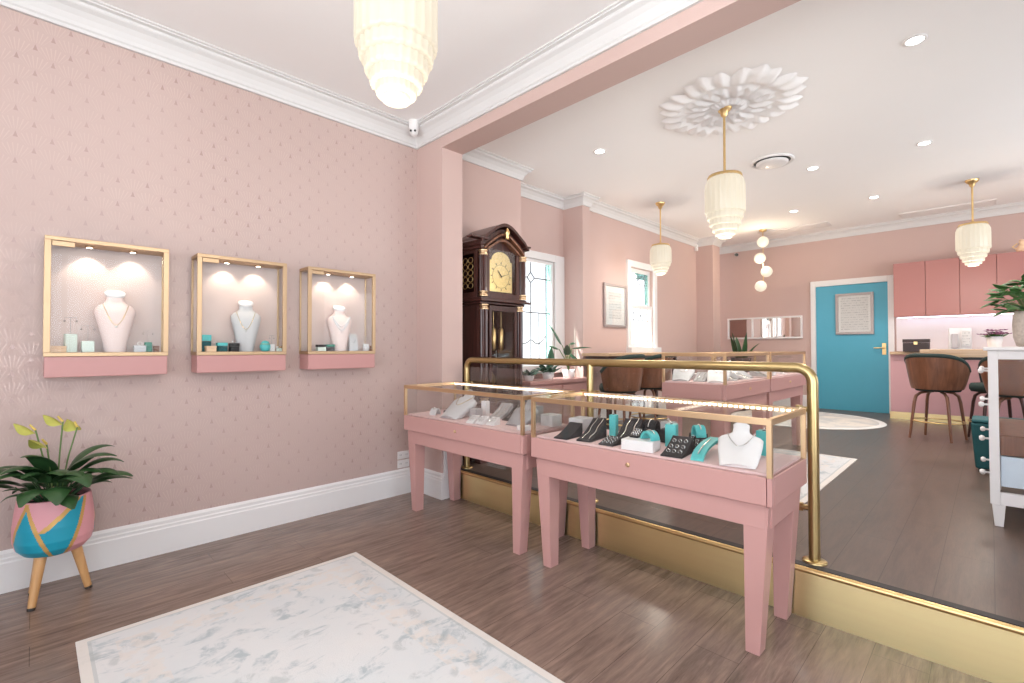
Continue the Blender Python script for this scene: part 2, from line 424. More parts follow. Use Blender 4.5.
# unseen shop windows behind and right of the camera, added to bring in daylight
def added_shopwin(name, horiz, a0, a1, at, z0, z1, n):
    f = MB()
    def b(p0, p1, q0, q1):
        if horiz: f.box(p0, p1, at - .1, at - .04, q0, q1)
        else: f.box(at - .1, at - .04, p0, p1, q0, q1)
    b(a0, a1, z0, z0 + .06); b(a0, a1, z1 - .06, z1)
    for i in range(n + 1):
        c = a0 + (a1 - a0) * i / n; b(max(a0, c - .03), min(a1, c + .03), z0 + .06, z1 - .06)
    o = struct(name, f, 'trim')
    g = MB()
    if horiz: g.box(a0, a1, at - .075, at - .069, z0, z1)
    else: g.box(at - .075, at - .069, a0, a1, z0, z1)
    g.build('pane', 'window_glass', o)
added_shopwin('added_window_3', False, -2.4, 2.0, XF, .45, 2.75, 3)
added_shopwin('added_window_4', True, -2.2, 1.6, YR, .4, 2.8, 3)
added_shopwin('added_window_5', True, 4.4, 8.2, YR, 1.0, 2.6, 3)

# cornices swept along the walls
def sweep(path, prof, closed=False):
    mb = MB(); rr = []
    n = len(path)
    for i, p in enumerate(path):
        P0 = Vector(p)
        def nrm(a, b):
            d = (Vector(b) - Vector(a)).normalized(); return Vector((d.y, -d.x))
        n1 = nrm(path[i - 1], p) if i > 0 else None
        n2 = nrm(p, path[i + 1]) if i < n - 1 else None
        if n1 is None: m = n2
        elif n2 is None: m = n1
        else: m = (n1 + n2) / (1 + n1.dot(n2))
        rr.append([(P0.x + m.x * d, P0.y + m.y * d, z) for d, z in prof])
    mb.rings(rr, 0, False, True)
    return mb
CP = [(0, CZ), (0, 3.04), (.018, 3.04), (.018, 3.058), (.026, 3.066), (.03, 3.085), (.042, 3.115), (.062, 3.14), (.085, 3.155), (.09, 3.162), (.09, 3.175), (.112, 3.18), (.112, 3.188), (.125, 3.192), (.125, CZ)]
struct('trim_4', sweep([(XF, 3.62), (2.42, 3.62), (2.42, YR)], CP), 'cornice')
CQ = [(0, CZ), (0, 3.075), (.015, 3.075), (.02, 3.095), (.03, 3.125), (.055, 3.155), (.08, 3.168), (.085, 3.185), (.1, 3.19), (.1, CZ)]
struct('trim_5', sweep([(2.64, 3.58), (3.72, 3.58), (3.72, 3.95), (4.91, 3.95), (4.91, 3.64), (5.06, 3.64), (5.06, 3.73), (8.42, 3.73), (8.42, 3.43), (8.72, 3.43), (8.72, 3.95), (XB, 3.95), (XB, YR)], CQ), 'cornice')
BP = [(0, 0), (.02, 0), (.02, .150), (.016, .158), (.016, .172), (.011, .180), (.011, .198), (.005, .208), (0, .215)]
struct('baseboard_left', sweep([(XF, 3.62), (2.42, 3.62), (2.42, 3.25), (2.545, 3.25)], BP), 'trim')
struct('trim_6', bx(2.435, 2.545, 3.232, 3.249, .0, .52), 'trim')              # white end panel of the pier beside the step
BQ = [(d, z + PZ) for d, z in BP]
struct('baseboard_rear', sweep([(2.64, 3.58), (3.72, 3.58), (3.72, 3.95), (4.91, 3.95), (4.91, 3.64), (5.06, 3.64), (5.06, 3.73), (8.42, 3.73), (8.42, 3.43), (8.72, 3.43), (8.72, 3.95), (XB, 3.95), (XB, 2.17)], BQ), 'trim')

# leaded window beside the clock
def tubes(segs, r):
    m = MB()
    for a, b in segs: m.tube([a, b], r, 6)
    return m
f = MB(); x0, x1, z0, z1 = W1; ya = 3.93
f.box(x0 - .12, x0, ya, 3.96, z0 - .1, z1 + .09); f.box(x1, x1 + .185, ya, 3.96, z0 - .1, z1 + .09); f.box(x0, x1, ya, 3.96, z1, z1 + .09)
f.box(x0 - .12, x1 + .185, 3.86, 3.96, z0 - .10, z0)
for a, b in ((x0, x0 + .04), (x1 - .04, x1)): f.box(a, b, 3.96, 4.04, z0, z1)
f.box(x0 + .04, x1 - .04, 3.96, 4.04, z1 - .04, z1); f.box(x0 + .04, x1 - .04, 3.96, 4.04, z0, z0 + .05)
win1 = struct('window_1', f, 'trim', bevel=.004)
g = bx(x0 + .11, x1 - .11, 4.0, 4.004, z0 + .05, z1 - .04); g.build('pane', 'lead_glass', win1)
for a, b in ((x0 + .04, x0 + .11), (x1 - .11, x1 - .04)):
    bx(a, b, 4.0, 4.004, z0 + .05, z1 - .04).build('border_pane', 'green_glass', win1, label='pale green border glass')
cx, cz = (x0 + x1) / 2, 2.13; yl = 3.997; dd = .065; S = []
xa, xb, za, zb = x0 + .11, x1 - .11, z0 + .05, z1 - .04
S += [((xa, yl, za), (xa, yl, zb)), ((xb, yl, za), (xb, yl, zb)), ((cx, yl, za), (cx, yl, cz - dd)), ((cx, yl, cz + dd), (cx, yl, zb)), ((x0 + .04, yl, cz), (cx - dd, yl, cz)), ((cx + dd, yl, cz), (x1 - .04, yl, cz)),
      ((cx - dd, yl, cz), (cx, yl, cz + dd)), ((cx, yl, cz + dd), (cx + dd, yl, cz)), ((cx + dd, yl, cz), (cx, yl, cz - dd)), ((cx, yl, cz - dd), (cx - dd, yl, cz)),
      ((x0 + .04, yl, 1.70), (x1 - .04, yl, 1.70)), ((cx + .15, yl, 1.70), (cx + .15, yl, za)), ((cx - .15, yl, 1.70), (cx - .15, yl, za))]
for sgn in (-1, 1):
    pts = [(cx + sgn * (.02 + .25 * t), yl, 1.36 - .07 * math.sin(PI * t) + .05 * t) for t in [i / 6 for i in range(7)]]
    S += list(zip(pts[:-1], pts[1:]))
tubes(S, .0075).build('leading', 'lead', win1)

# leaded sash window on the long wall
f = MB(); x0, x1, z0, z1 = W2; ya = 3.70
f.box(x0 - .09, x0, ya, 3.735, z0 - .08, z1 + .09); f.box(x1, x1 + .09, ya, 3.735, z0 - .08, z1 + .09); f.box(x0, x1, ya, 3.735, z1, z1 + .09)
f.box(x0 - .1, x1 + .1, 3.64, 3.735, z0 - .08, z0)
win2 = struct('window_2', f, 'trim', bevel=.004)
zm = 1.86
for nm, a, b, yy in (('upper_sash', zm, z1, 3.78), ('lower_sash', z0, zm + .05, 3.74)):
    q = MB(); q.box(x0, x0 + .05, yy, yy + .04, a, b); q.box(x1 - .05, x1, yy, yy + .04, a, b); q.box(x0 + .05, x1 - .05, yy, yy + .04, b - .06, b); q.box(x0 + .05, x1 - .05, yy, yy + .04, a, a + .06)
    so = q.build(nm, 'trim', win2)
    bx(x0 + .05, x1 - .05, yy + .018, yy + .022, a + .06, b - .06).build('pane', 'sash_glass', so)
    S = []; yl = yy + .013; cx = (x0 + x1) / 2; aa, bb = a + .06, b - .06
    for xx in (x0 + .14, x1 - .14): S.append(((xx, yl, aa), (xx, yl, bb)))
    zt = bb - .17
    S += [((x0 + .05, yl, zt), (cx - .06, yl, zt)), ((cx + .06, yl, zt), (x1 - .05, yl, zt)), ((cx - .06, yl, zt), (cx, yl, zt + .07)), ((cx, yl, zt + .07), (cx + .06, yl, zt)), ((cx + .06, yl, zt), (cx, yl, zt - .07)), ((cx, yl, zt - .07), (cx - .06, yl, zt)), ((cx, yl, zt + .07), (cx, yl, bb)), ((cx, yl, zt - .07), (cx, yl, aa))]
    for sgn in (-1, 1):
        pts = [(cx + sgn * (.02 + .2 * t), yl, zt + .07 + .06 * math.sin(PI * t)) for t in [i / 5 for i in range(6)]]
        S += list(zip(pts[:-1], pts[1:]))
    tubes(S, .006).build('leading', 'lead', so)
    if nm == 'upper_sash':
        for xa_, xb_ in ((x0 + .05, x0 + .14), (x1 - .14, x1 - .05)):
            bx(xa_, xb_, yy + .012, yy + .016, aa, bb).build('border_pane', 'green_glass', so, label='pale green border glass')
        bx(x0 + .14, x1 - .14, yy + .012, yy + .016, zt + .08, bb).build('border_pane', 'green_glass', so, label='pale green top glass')

# blue door in the back wall
f = MB(); f.box(XB - .03, XB + .06, 1.045, 1.12, PZ, 2.385); f.box(XB - .03, XB + .06, 2.09, 2.165, PZ, 2.385); f.box(XB - .03, XB + .06, 1.12, 2.09, 2.29, 2.385)
arch = struct('trim_7', f, 'trim', bevel=.005)
dr = struct('door_1', bx(XB + .0, XB + .045, 1.121, 2.089, PZ + .0006, 2.289), 'blue', bevel=.003)
h = MB(); h.lathe([(.028, 0), (.028, .008)], (0, 0, 0), 20)
hh = MB(); hh.box(XB - .012, XB, 1.15, 1.20, 1.15, 1.33)
hh.tube([(XB - .01, 1.175, 1.255), (XB - .055, 1.175, 1.255), (XB - .06, 1.19, 1.255), (XB - .06, 1.30, 1.255)], .010, 8)
hh.build('door_handle', 'gold', dr, label='brass lever handle')

# ------------------------------------------------------------------ fixtures on ceiling and walls
def pendant(loc, ztop, zbot, label, r=.152, rod=True):
    t = thing('pendant_light', label, 'pendant light', (loc[0], loc[1], CZ), 0, 'opal glass pendant lights')
    Ht = ztop - zbot; zt = ztop - CZ
    cp = MB(); cp.lathe([(.062, 0), (.062, -.012), (.05, -.03), (.03, -.045), (.024, -.07), (.012, -.085)], n=24); cp.build('ceiling_cup', 'gold', t)
    rd = MB(); rd.tube([(0, 0, -.08), (0, 0, zt + .04)], .0095, 12); rd.build('rod', 'gold', t)
    gl = MB(); gl.lathe([(.02, zt + .045), (.035, zt + .03), (r * .82, zt + .018), (r * .86, zt + .006), (r * .86, zt - .002)], n=32); gl.build('gallery', 'gold', t)
    # waterfall tiers of fluted opal glass sticks
    tiers = [(1.0, .0, .60), (.90, .52, .70), (.77, .62, .80), (.64, .72, .89), (.49, .80, .96), (.34, .88, 1.0)]
    for fr, a, b in tiers:
        q = MB(); za, zb_ = zt - a * Ht, zt - b * Ht; rr = r * fr
        ps = [(rr * .84, za), (rr * .97, za - .014), (rr, za - .04), (rr, zb_ + .012), (rr * .97, zb_), (rr * .55, zb_ - .002)]
        if a == 0: ps = [(rr * .78, za), (rr * .9, za - .02), (rr * .985, za - .055), (rr, za - .10), (rr, zb_ + .012), (rr * .97, zb_), (rr * .6, zb_ - .002)]
        q.lathe(ps, n=72, flute=(3, .055)); q.build('shade_tier', 'shade', t)
    lamp('bulb_light', 'POINT', (0, 0, zt - Ht - .12), 14, (1, .90, .78), .12, t)
    return t
pendant((.945, 1.55), 2.66, 2.17, 'big glowing pendant nearest the camera, its rod cut off by the top of the photo')
pendant((3.923, 1.497), 2.625, 2.14, 'glowing tiered pendant on a long brass rod below the plaster ceiling rose')
pendant((5.91, 3.10), 2.62, 2.235, 'smaller looking pendant on brass rod in front of the far sash window', .14)
pendant((7.68, .128), 2.67, 2.20, 'pendant on brass rod in front of the pink wall cabinets', .152)

def rose():
    def fn(u, v):
        a = 2 * PI * v; lob = abs(math.cos(4 * a)) ; R = .455 + .085 * lob ** .6 + .022 * math.cos(24 * a)
        r = u * R
        h = .012 + .030 * math.exp(-((u - .80) / .13) ** 2) * (.65 + .35 * math.cos(24 * a)) + .022 * math.exp(-((u - .45) / .12) ** 2) * (.6 + .4 * math.cos(16 * a + 6 * u)) \
            + .02 * math.exp(-((u - .16) / .08) ** 2) + .012 * lob * math.sin(PI * u) * (.5 + .5 * math.cos(11 * u * PI))
        h *= min(1., (1.0 - u) * 14 + .12)
        return (r * math.cos(a), r * math.sin(a), -h)
    m = MB(); m.grid(fn, 40, 240); return m
ro = rose().build('ceiling_rose', 'ceiling'); ro.location = (3.923, 1.46, CZ)
tag(ro, 'ornate white plaster rose with leaf relief on the ceiling', 'ceiling rose')

# globe cluster
t = thing('globe_pendant', 'pendant of four small glowing globes in front of the back wall', 'pendant light', (8.45, 2.62, CZ))
m = MB(); m.lathe([(.055, 0), (.055, -.025), (.02, -.04)], n=20); m.build('ceiling_cup', 'gold', t)
m = MB(); m.tube([(0, 0, -.03), (0, 0, -.95)], .006, 8)
for dx, z in ((.0, -.20), (.055, -.47), (-.055, -.69), (.045, -.93)): m.tube([(0, 0, z + .06), (-dx * .7, dx * .7, z + .06)], .006, 6)
m.build('stem', 'gold', t)
for dx, z in ((.0, -.20), (.055, -.47), (-.055, -.69), (.045, -.93)):
    m = MB(); m.sphere((-dx * .7, dx * .7, z), .088, 20, 12); m.build('globe', 'globe', t)
lamp('bulb_light', 'POINT', (-.15, 0, -.55), 14, (1, .8, .58), .1, t)

for i, (x, y, lb) in enumerate([(3.926, .314, 'large looking ceiling downlight nearest the camera at upper right'), (3.93, 2.70, 'ceiling downlight between the pink beam and the window recess'),
        (5.967, .42, 'ceiling downlight above and left of the right hand pendant rod, second row'), (5.94, 1.333, 'ceiling downlight just right of the round air vent'),
        (7.644, 1.04, 'far ceiling downlight above the blue door'), (7.613, 1.95, 'far ceiling downlight right of the middle pendant shade')]):
    t = thing('ceiling_downlight', lb, 'downlight', (x, y, CZ), 0, 'recessed downlights')
    m = MB(); m.lathe([(.062, 0), (.062, -.006), (.048, -.008), (.044, -.002)], n=28); m.build('trim_ring', 'trim', t)
    m = MB(); m.lathe([(.044, -.0045), (.001, -.0046)], n=28, caps=False); m.build('lens', 'down', t)
    lamp('downlight_beam', 'SPOT', (0, 0, -.03), 48, (1, .95, .90), .05, t, (0, 0, 0), math.radians(130), .8)

t = thing('air_vent', 'round white air conditioning vent with dark slot in the ceiling', 'air vent', (5.42, 1.585, CZ))
m = MB(); m.lathe([(.205, 0), (.205, -.012), (.19, -.02), (.175, -.012), (.17, -.002)], n=48, caps=False); m.build('outer_ring', 'trim', t)
m = MB(); m.lathe([(.172, -.003), (.001, -.0032)], n=48, caps=False); m.build('throat', 'dark', t)
m = MB(); m.lathe([(.15, -.016), (.15, -.03), (.12, -.038), (.001, -.040)], n=48, caps=True); m.build('disc', 'trim', t)
for (x, y, lb) in ((8.75, 2.25, 'pale slotted ceiling grille above the mirror'), (9.02, .42, 'pale slotted ceiling grille above the pink wall cabinets')):
    t = thing('ceiling_grille', lb, 'air vent', (x, y, CZ), 0, 'linear ceiling grilles')
    m = MB(); m.box(-.16, .16, -.5, .5, -.012, 0); m.build('frame', 'vent', t, .003)
    for k in range(5):
        q = MB(); xx = -.12 + k * .06; q.hexa([(xx - .02, -.47, -.014), (xx + .012, -.47, -.02), (xx + .012, .47, -.02), (xx - .02, .47, -.014), (xx - .02, -.47, -.011), (xx + .016, -.47, -.016), (xx + .016, .47, -.016), (xx - .02, .47, -.011)])
        q.build('louvre', 'vent', t)

t = thing('security_camera', 'small white dome camera with dark lenses in the corner under the cornice', 'security camera', (2.28, 3.46, CZ))
m = MB(); m.lathe([(.042, 0), (.042, -.07), (.038, -.08)], n=24); m.build('base', 'trim', t)
m = MB(); m.sphere((0, 0, -.095), .036, 20, 12); m.build('ball', 'trim', t)
for dx in (-.018, .018):
    m = MB(); m.sphere((-.028 + dx * .7, -.028 - dx * .7, -.10), .0095, 12, 8); m.build('lens', 'dark', t)
t = thing('motion_sensor', 'small white sensor high in the corner beside the far pier', 'sensor', (8.38, 3.705, 3.0))
m = bx(-.03, .03, -.025, .025, 0, .11); m.build('body', 'trim', t, .008); m = MB(); m.sphere((-.024, -.012, .04), .02, 12, 8); m.build('lens', 'trim', t)
t = thing('security_camera', 'small dark camera on the back wall under the cornice', 'security camera', (9.36, 3.38, 3.0))
m = bx(0, .04, -.03, .03, 0, .05); m.build('bracket', 'trim', t, .004); m = MB(); m.tube([(0, 0, .02), (-.09, -.05, -.0)], [.024, .03], 12); m.build('barrel', 'dark', t)

for z, lb in ((.30, 'white wall socket beside the wall side table, upper of the pair above the skirting'), (.205 + .02, 'white wall socket directly above the skirting, lower of the pair')):
    t = thing('power_outlet', lb, 'power outlet', (2.28, 3.62, z), 0, 'white wall sockets')
    bx(-.058, .058, -.008, 0, -.0, .068).build('plate', 'trim', t, .003)
    for dx in (-.03, .03):
        q = MB()
        for ddx in (-.006, .006): q.box(dx + ddx - .0012, dx + ddx + .0012, -.0085, -.0078, .03, .042)
        q.build('socket_slots', 'dark', t); bx(dx - .006, dx + .006, -.012, -.008, .05, .06).build('switch', 'trim', t)

# ------------------------------------------------------------------ rugs
def rect_rug(loc, hx, hy, label, b=(.035, .12, .25)):
    m = MB(); nx, ny = 24, 36
    def fn(u, v):
        x, y = (u * 2 - 1) * hx, (v * 2 - 1) * hy
        e = min(hx - abs(x), hy - abs(y)); return (x, y, .009 + .0012 * math.sin(9 * x + 5 * y) if e > .01 else .006)
    m.grid(fn, nx, ny); m.box(-hx, hx, -hy, hy, 0, .0045)
    o = m.build('rug', rug_mat('distressed_rug_weave', hx, hy, *b)); o.location = loc
    return tag(o, label, 'rug')
rect_rug((.775, 1.82, .0005), .637, .95, 'cream and blue grey distressed rug on the lower floor in the foreground')
rect_rug((4.30, 1.5, PZ + .0005), 1.02, .63, 'pale rectangular rug on the raised floor behind the brass rail')
m = MB(); m.lathe([(.001, 0), (.94, 0), (.95, .004), (.945, .009), (.90, .0115), (.001, .0115)], n=72, caps=False)
def round_rug_mat():
    mm, nt, out = _new('round_rug_weave'); g = G(nt); co = g.coord(); x, y, z = g.xyz(co)
    r = g.m('SQRT', g.m('ADD', g.m('MULTIPLY', x, x), g.m('MULTIPLY', y, y)))
    n = g.noise(co, 3, 5, .6, 1); c = g.mix(g.ramp(n, [(.4, 0.), (.62, 1.)]), (.68, .64, .58), (.48, .49, .49))
    c = g.mix(g.m('GREATER_THAN', r, .87), c, (.74, .73, .72))
    b = g.bsdf(Base_Color=c, Roughness=.95, Normal=g.bump(g.noise(co, 240, 2), .4, .004)); nt.links.new(b.outputs[0], out.inputs[0]); return mm
o = m.build('rug', round_rug_mat()); o.location = (7.85, 1.92, PZ + .0005); tag(o, 'round pale rug with white rim in front of the blue door', 'rug')

# ------------------------------------------------------------------ potted peace lily at left
t = thing('potted_plant', 'peace lily in a pink and teal geometric pot on three wooden legs', 'potted plant', (.085, 3.375, 0))
prof = [(.02, .226), (.075, .228), (.115, .243), (.142, .275), (.153, .315), (.154, .38), (.147, .45), (.139, .512), (.133, .515), (.128, .505), (.132, .47)]
m = MB(); N = 96
rr = []
for r, z in prof: rr.append([(r * math.cos(2 * PI * j / N), r * math.sin(2 * PI * j / N), z) for j in range(N)])
m.rings(rr, 0, True, False)
# subdivide vertically for the painted pattern
m = MB(); fine = []
for (r0, z0), (r1, z1) in zip(prof[:-1], prof[1:]):
    k = max(1, int(abs(z1 - z0) / .004))
    for i in range(k): fine.append((r0 + (r1 - r0) * i / k, z0 + (z1 - z0) * i / k))
fine.append(prof[-1]); N = 240
vs = [(r * math.cos(2 * PI * j / N), r * math.sin(2 * PI * j / N), z) for r, z in fine for j in range(N)]
az0 = math.atan2(-3.375, -.085)          # side turned to the camera
def pat(a, z, inner):
    if inner: return 0
    u = ((a - az0 + PI) % (2 * PI)) - PI
    if u > 1.35: u -= 2.55
    if u < -1.25: u += 2.55
    v = (z - .232) / .28
    def ln(u0, v0, u1, v1): return u0 + (u1 - u0) * (v - v0) / (v1 - v0)
    A, B, Cc, Dd = ln(-.80, .91, -1.2, .39), ln(-.775, .97, -.12, .06), ln(-.284, .5, .64, .97), ln(.927, 1., .41, .15)
    w = .062
    if abs(u - A) < w or abs(u - B) < w or abs(u - Dd) < w or (v > .48 and B < u < Dd and abs(u - Cc) < w * 1.6): return 2
    if u < A: return 0
    if u < B: return 1
    if u > Dd: return 0
    return 0 if (v > .5 and u < Cc) else 1
nf = len(fine) - 1
for i in range(nf):
    for j in range(N):
        k = (j + 1) % N; a = 2 * PI * (j + .5) / N; z = (fine[i][1] + fine[i + 1][1]) / 2
        m.f.append([i * N + j, i * N + k, (i + 1) * N + k, (i + 1) * N + j]); m.mi.append(pat(a, z, i > nf - 13)); m.sm.append(True)
m.v = vs
m.build('pot', ['pot_pink', 'pot_teal', 'pot_gold'], t)
q = MB(); q.lathe([(.001, .478), (.07, .485), (.131, .478)], n=32, caps=False); q.build('soil', 'soil', t)
for a in (math.radians(-128), math.radians(-2), math.radians(126)):
    q = MB(); d = Vector((math.cos(a), math.sin(a), 0)); q.tube([d * .078 + Vector((0, 0, .245)), d * .13 + Vector((0, 0, .012))], [.024, .0155], 14)
    lg = q.build('leg', 'beech', t)
    q = MB(); q.tube([d * .13 + Vector((0, 0, .012)), d * .1325 + Vector((0, 0, 0))], [.016, .016], 12); q.build('foot', 'black', lg)
rnd = random.Random(5)
for i in range(44):
    a = 2 * PI * i * .381966 + rnd.uniform(-.2, .2); lv = i / 44
    L = rnd.uniform(.20, .27); st_ = rnd.uniform(.09, .17) * (1 - .25 * (1 - lv)); e0 = math.radians(38 + 45 * lv + rnd.uniform(-8, 8))
    b = Vector((math.cos(a), math.sin(a), 0)) * (.05 * (1 - lv) + .01); b.z = .485
    sh = .42 if math.sin(a) > -.02 else 1.
    L *= .5 if sh < 1 else 1
    d = Vector((math.cos(a) * math.cos(e0), math.sin(a) * math.cos(e0), math.sin(e0))); p1 = b + d * st_ * (.6 if sh < 1 else 1.)
    q = MB(); q.tube([b, b + d * st_ * .4, p1], [.004, .0035, .0028], 6); q.leaf(p1, a, L, L * rnd.uniform(.42, .52), e0 - .2, math.radians(rnd.uniform(-85, -45) + 40 * lv), fold=.14, n=12, twist=rnd.uniform(-.35, .35)); q.build('leaf', 'leaf', t)
cam_right = (.70, -.70)
for dx, zz, out, az in ((-.075, .855, -.05, 2.7), (-.035, .785, -.07, 3.9), (.025, .885, -.02, 2.6), (.08, .85, -.02, 2.0)):
    fx, fy = dx * .99 + out * .0, -dx * .10 + out
    q = MB(); q.tube([(fx * .2, fy * .2, .49), (fx * .6, fy * .6, .49 + (zz - .49) * .6), (fx, fy, zz)], .0035, 7)
    fl = q.build('flower', 'stem', t)
    q = MB(); q.leaf((fx, fy, zz - .015), az, .10, .075, .8, .2, fold=.35, n=8); q.build('spathe', 'spathe', fl)
    q = MB(); q.tube([(fx, fy, zz), (fx + .022 * math.cos(az), fy + .022 * math.sin(az), zz + .028)], [.006, .004], 8); q.build('spadix', 'spadix', fl)

# ------------------------------------------------------------------ wall display cases
def wall_case(x0, label):
    W, Dp, z0, zb, z1 = .532, .165, 1.105, 1.237, 1.848
    t = thing('wall_display_case', label, 'display case', (x0, 3.62, z0), 0, 'three wall display cases')
    H = z1 - z0; b = zb - z0; P = .026
    bx(.004, W - .004, -Dp + .004, 0, 0, b - .022).build('plinth', 'case_pink', t, .004)
    q = bx(0, W, -Dp, 0, b - .022, b); q.build('base_frame', 'case_gold', t, .002)
    bx(.006, W - .006, -.008, -.001, b, H - .022).build('back_panel', 'panel_pink', t)
    q = MB()
    for xx in (0, W - P): bx(xx, xx + P, -Dp, -Dp + .016, b, H - .022).build('corner_post', 'case_gold', t, .0015)
    for xx in (0, W - .012): bx(xx, xx + .012, -.012, 0, b, H - .022).build('wall_post', 'case_gold', t, .0015)
    q = bx(0, W, -Dp, 0, H - .022, H); q.build('canopy', 'case_gold', t, .002)
    bx(P + .002, P + .092, -Dp + .004, -Dp + .014, H - .05, H - .023).build('lock_plate', 'case_gold', t, .002)
    bx(P, W - P, -Dp + .004, -Dp + .009, b, H - .05).build('front_pane', 'glass', t)
    for xx in (.003, W - .008): bx(xx, xx + .005, -Dp + .016, -.012, b, H - .022).build('side_pane', 'glass', t)
    for xx in (.18, .37):
        q = MB(); q.lathe([(.019, 0), (.019, -.008), (.014, -.01)], (xx, -.085, H - .022), 20); sp = q.build('spotlight', 'case_gold', t)
        q = MB(); q.lathe([(.013, -.0105), (.001, -.0108)], (xx, -.085, H - .022), 18, caps=False); q.build('lens', 'led_spot', sp)
        lamp('spotlight_beam', 'SPOT', (xx, -.075, H - .04), 1.5, (1, .88, .72), .012, t, (math.radians(16), 0, 0), math.radians(95), .55)
    return t
wall_case(.035, 'gold framed wall display case nearest the potted plant, leftmost of three')
wall_case(.711, 'gold framed wall display case with the grey necklace bust, middle of three')
wall_case(1.390, 'gold framed wall display case nearest the pink pier, rightmost of three')

def bust(loc, rz, sc_, mat, label, cap='white', lean=0., group='necklace busts in the wall cases', chain='yellow', secs=None):
    t = thing('necklace_bust', label, 'necklace bust', loc, rz, group)
    secs = secs or [(0, .046, .040, 0), (.05, .053, .043, 0), (.12, .068, .047, 0), (.18, .082, .048, 0), (.215, .090, .045, .002), (.238, .088, .040, .006), (.258, .072, .034, .012), (.270, .050, .030, .016), (.285, .040, .028, .018), (.315, .038, .028, .020)]
    m = MB(); rr = []
    for z, hw, hd, oy in secs:
        rr.append([(hw * sc_ * math.copysign(abs(math.cos(a)) ** .8, math.cos(a)), (oy + lean * z) * sc_ + hd * sc_ * math.sin(a), z * sc_) for a in [2 * PI * j / 32 for j in range(32)]])
    m.rings(rr, 0, True); m.build('body', mat, t)
    zt, oy = secs[-1][0], secs[-1][3] + lean * secs[-1][0]
    m = MB(); tl = .35; rr = []
    for r, z in ((.036, 0), (.045, .006), (.047, .016), (.043, .024), (.02, .026)):
        rr.append([(r * sc_ * math.cos(a), oy * sc_ + r * .72 * sc_ * math.sin(a), (zt - .004 + z + r * math.sin(a) * tl) * sc_) for a in [2 * PI * j / 28 for j in range(28)]])
    m.rings(rr, 0, True); m.build('neck_cap', cap, t)
    pts = []
    for i in range(13):
        u = -1 + i / 6; x = .055 * u; z = (.262 - .115 * (1 - abs(u) ** 1.7)); hd = .047 - .012 * max(0, z - .21) / .05
        hw = .088
        yv = -hd * math.sqrt(max(.05, 1 - (x / hw) ** 2)) - .002 + lean * z
        if z > .245: yv += .008
        pts.append((x * sc_, yv * sc_, z * sc_))
    m = MB(); m.tube(pts, .0013, 6); nk = m.build('necklace', chain, t)
    m = MB(); m.sphere((0, pts[6][1] - .002, pts[6][2] - .008 * sc_), .006 * sc_, 10, 8); m.build('pendant_stone', 'silver', nk)
    return t
zb = 1.2372
bust((.330, 3.545, zb), 0, 1.03, 'blush', 'pale blush necklace bust in the leftmost wall case')
bust((1.010, 3.545, zb), -.25, 1.0, 'lgrey', 'grey necklace bust with white neck in the middle wall case')
bust((1.668, 3.545, zb), -.15, 1.02, 'blush', 'blush necklace bust draped with pearl strands in the rightmost wall case', chain='white')
for o in list(D.objects):
    if o.get('label', '').startswith('blush necklace bust draped'):
        m = MB()
        for k, (wd, dp) in enumerate(((.062, .075), (.066, .10))):
            pts = []
            for i in range(17):
                u = -1 + i / 8; pts.append((wd * u, -.050 * math.sqrt(max(.1, 1 - (wd * u / .092) ** 2)) - .004, .262 - dp * (1 - abs(u) ** 1.8)))
            m.tube(pts, .0055, 8)
        m.build('pearl_strand', 'white', o)

def earring_stand(loc, rz, label, base, mat, h=.10, bar=.05):
    t = thing('earring_stand', label, 'earring stand', loc, rz, 'small jewellery holders in the wall cases')
    w, d, bh = base
    bx(-w / 2, w / 2, -d / 2, d / 2, 0, bh).build('base', mat, t, .002)
    m = MB(); m.tube([(0, 0, bh), (0, 0, bh + h)], .0016, 6); m.tube([(-bar / 2, 0, bh + h), (bar / 2, 0, bh + h)], .0016, 6); m.build('stem', 'steel', t)
    for sx in (-1, 1):
        m = MB(); m.tube([(sx * bar / 2, 0, bh + h), (sx * bar / 2, 0, bh + h - .016)], .0008, 5); m.sphere((sx * bar / 2, 0, bh + h - .02), .005, 8, 6); m.build('earring', 'steel', t)
    return t
def small_box(loc, rz, label, dims, mat, lid=None, name='gift_box', group='small jewellery holders in the wall cases', ring=False):
    t = thing(name, label, 'jewellery box', loc, rz, group)
    w, d, h = dims
    bx(-w / 2, w / 2, -d / 2, d / 2, 0, h * .62).build('body', mat, t, .002)
    bx(-w / 2 - .001, w / 2 + .001, -d / 2 - .001, d / 2 + .001, h * .64, h).build('lid', lid or mat, t, .002)
    if ring:
        m = MB(); m.tube([(.011 * math.cos(a), 0, h + .010 + .011 * math.sin(a)) for a in [2 * PI * i / 16 for i in range(17)]], .0016, 6); m.build('ring', 'silver', t)
    return t
Y0 = 3.52
small_box((.085, Y0 - .005, zb), .1, 'peach card box at the left end of the leftmost wall case', (.075, .05, .034), 'peach')
earring_stand((.142, Y0 + .03, zb), .15, 'tall pale block earring stand behind the peach box, leftmost wall case', (.05, .04, .10), 'mint', .09, .05)
earring_stand((.212, Y0 + .01, zb), .05, 'short pale block earring stand left of the bust, leftmost wall case', (.052, .04, .062), 'mint', .085, .055)
small_box((.438, Y0 - .01, zb), 0, 'grey ring block with a silver ring right of the bust, leftmost wall case', (.055, .045, .038), 'lgrey', ring=True, name='ring_block')
earring_stand((.482, Y0 + .02, zb), 0, 'emerald green earring stand in the leftmost wall case', (.034, .03, .058), 'green_box', .07, .045)
small_box((.514, Y0 - .02, zb), .2, 'small brown ring box at the right end of the leftmost wall case', (.024, .024, .036), 'walnut', name='ring_box')
small_box((.795, Y0 - .02, zb), 0, 'yellow card box at the left end of the middle wall case', (.055, .045, .036), 'peach')
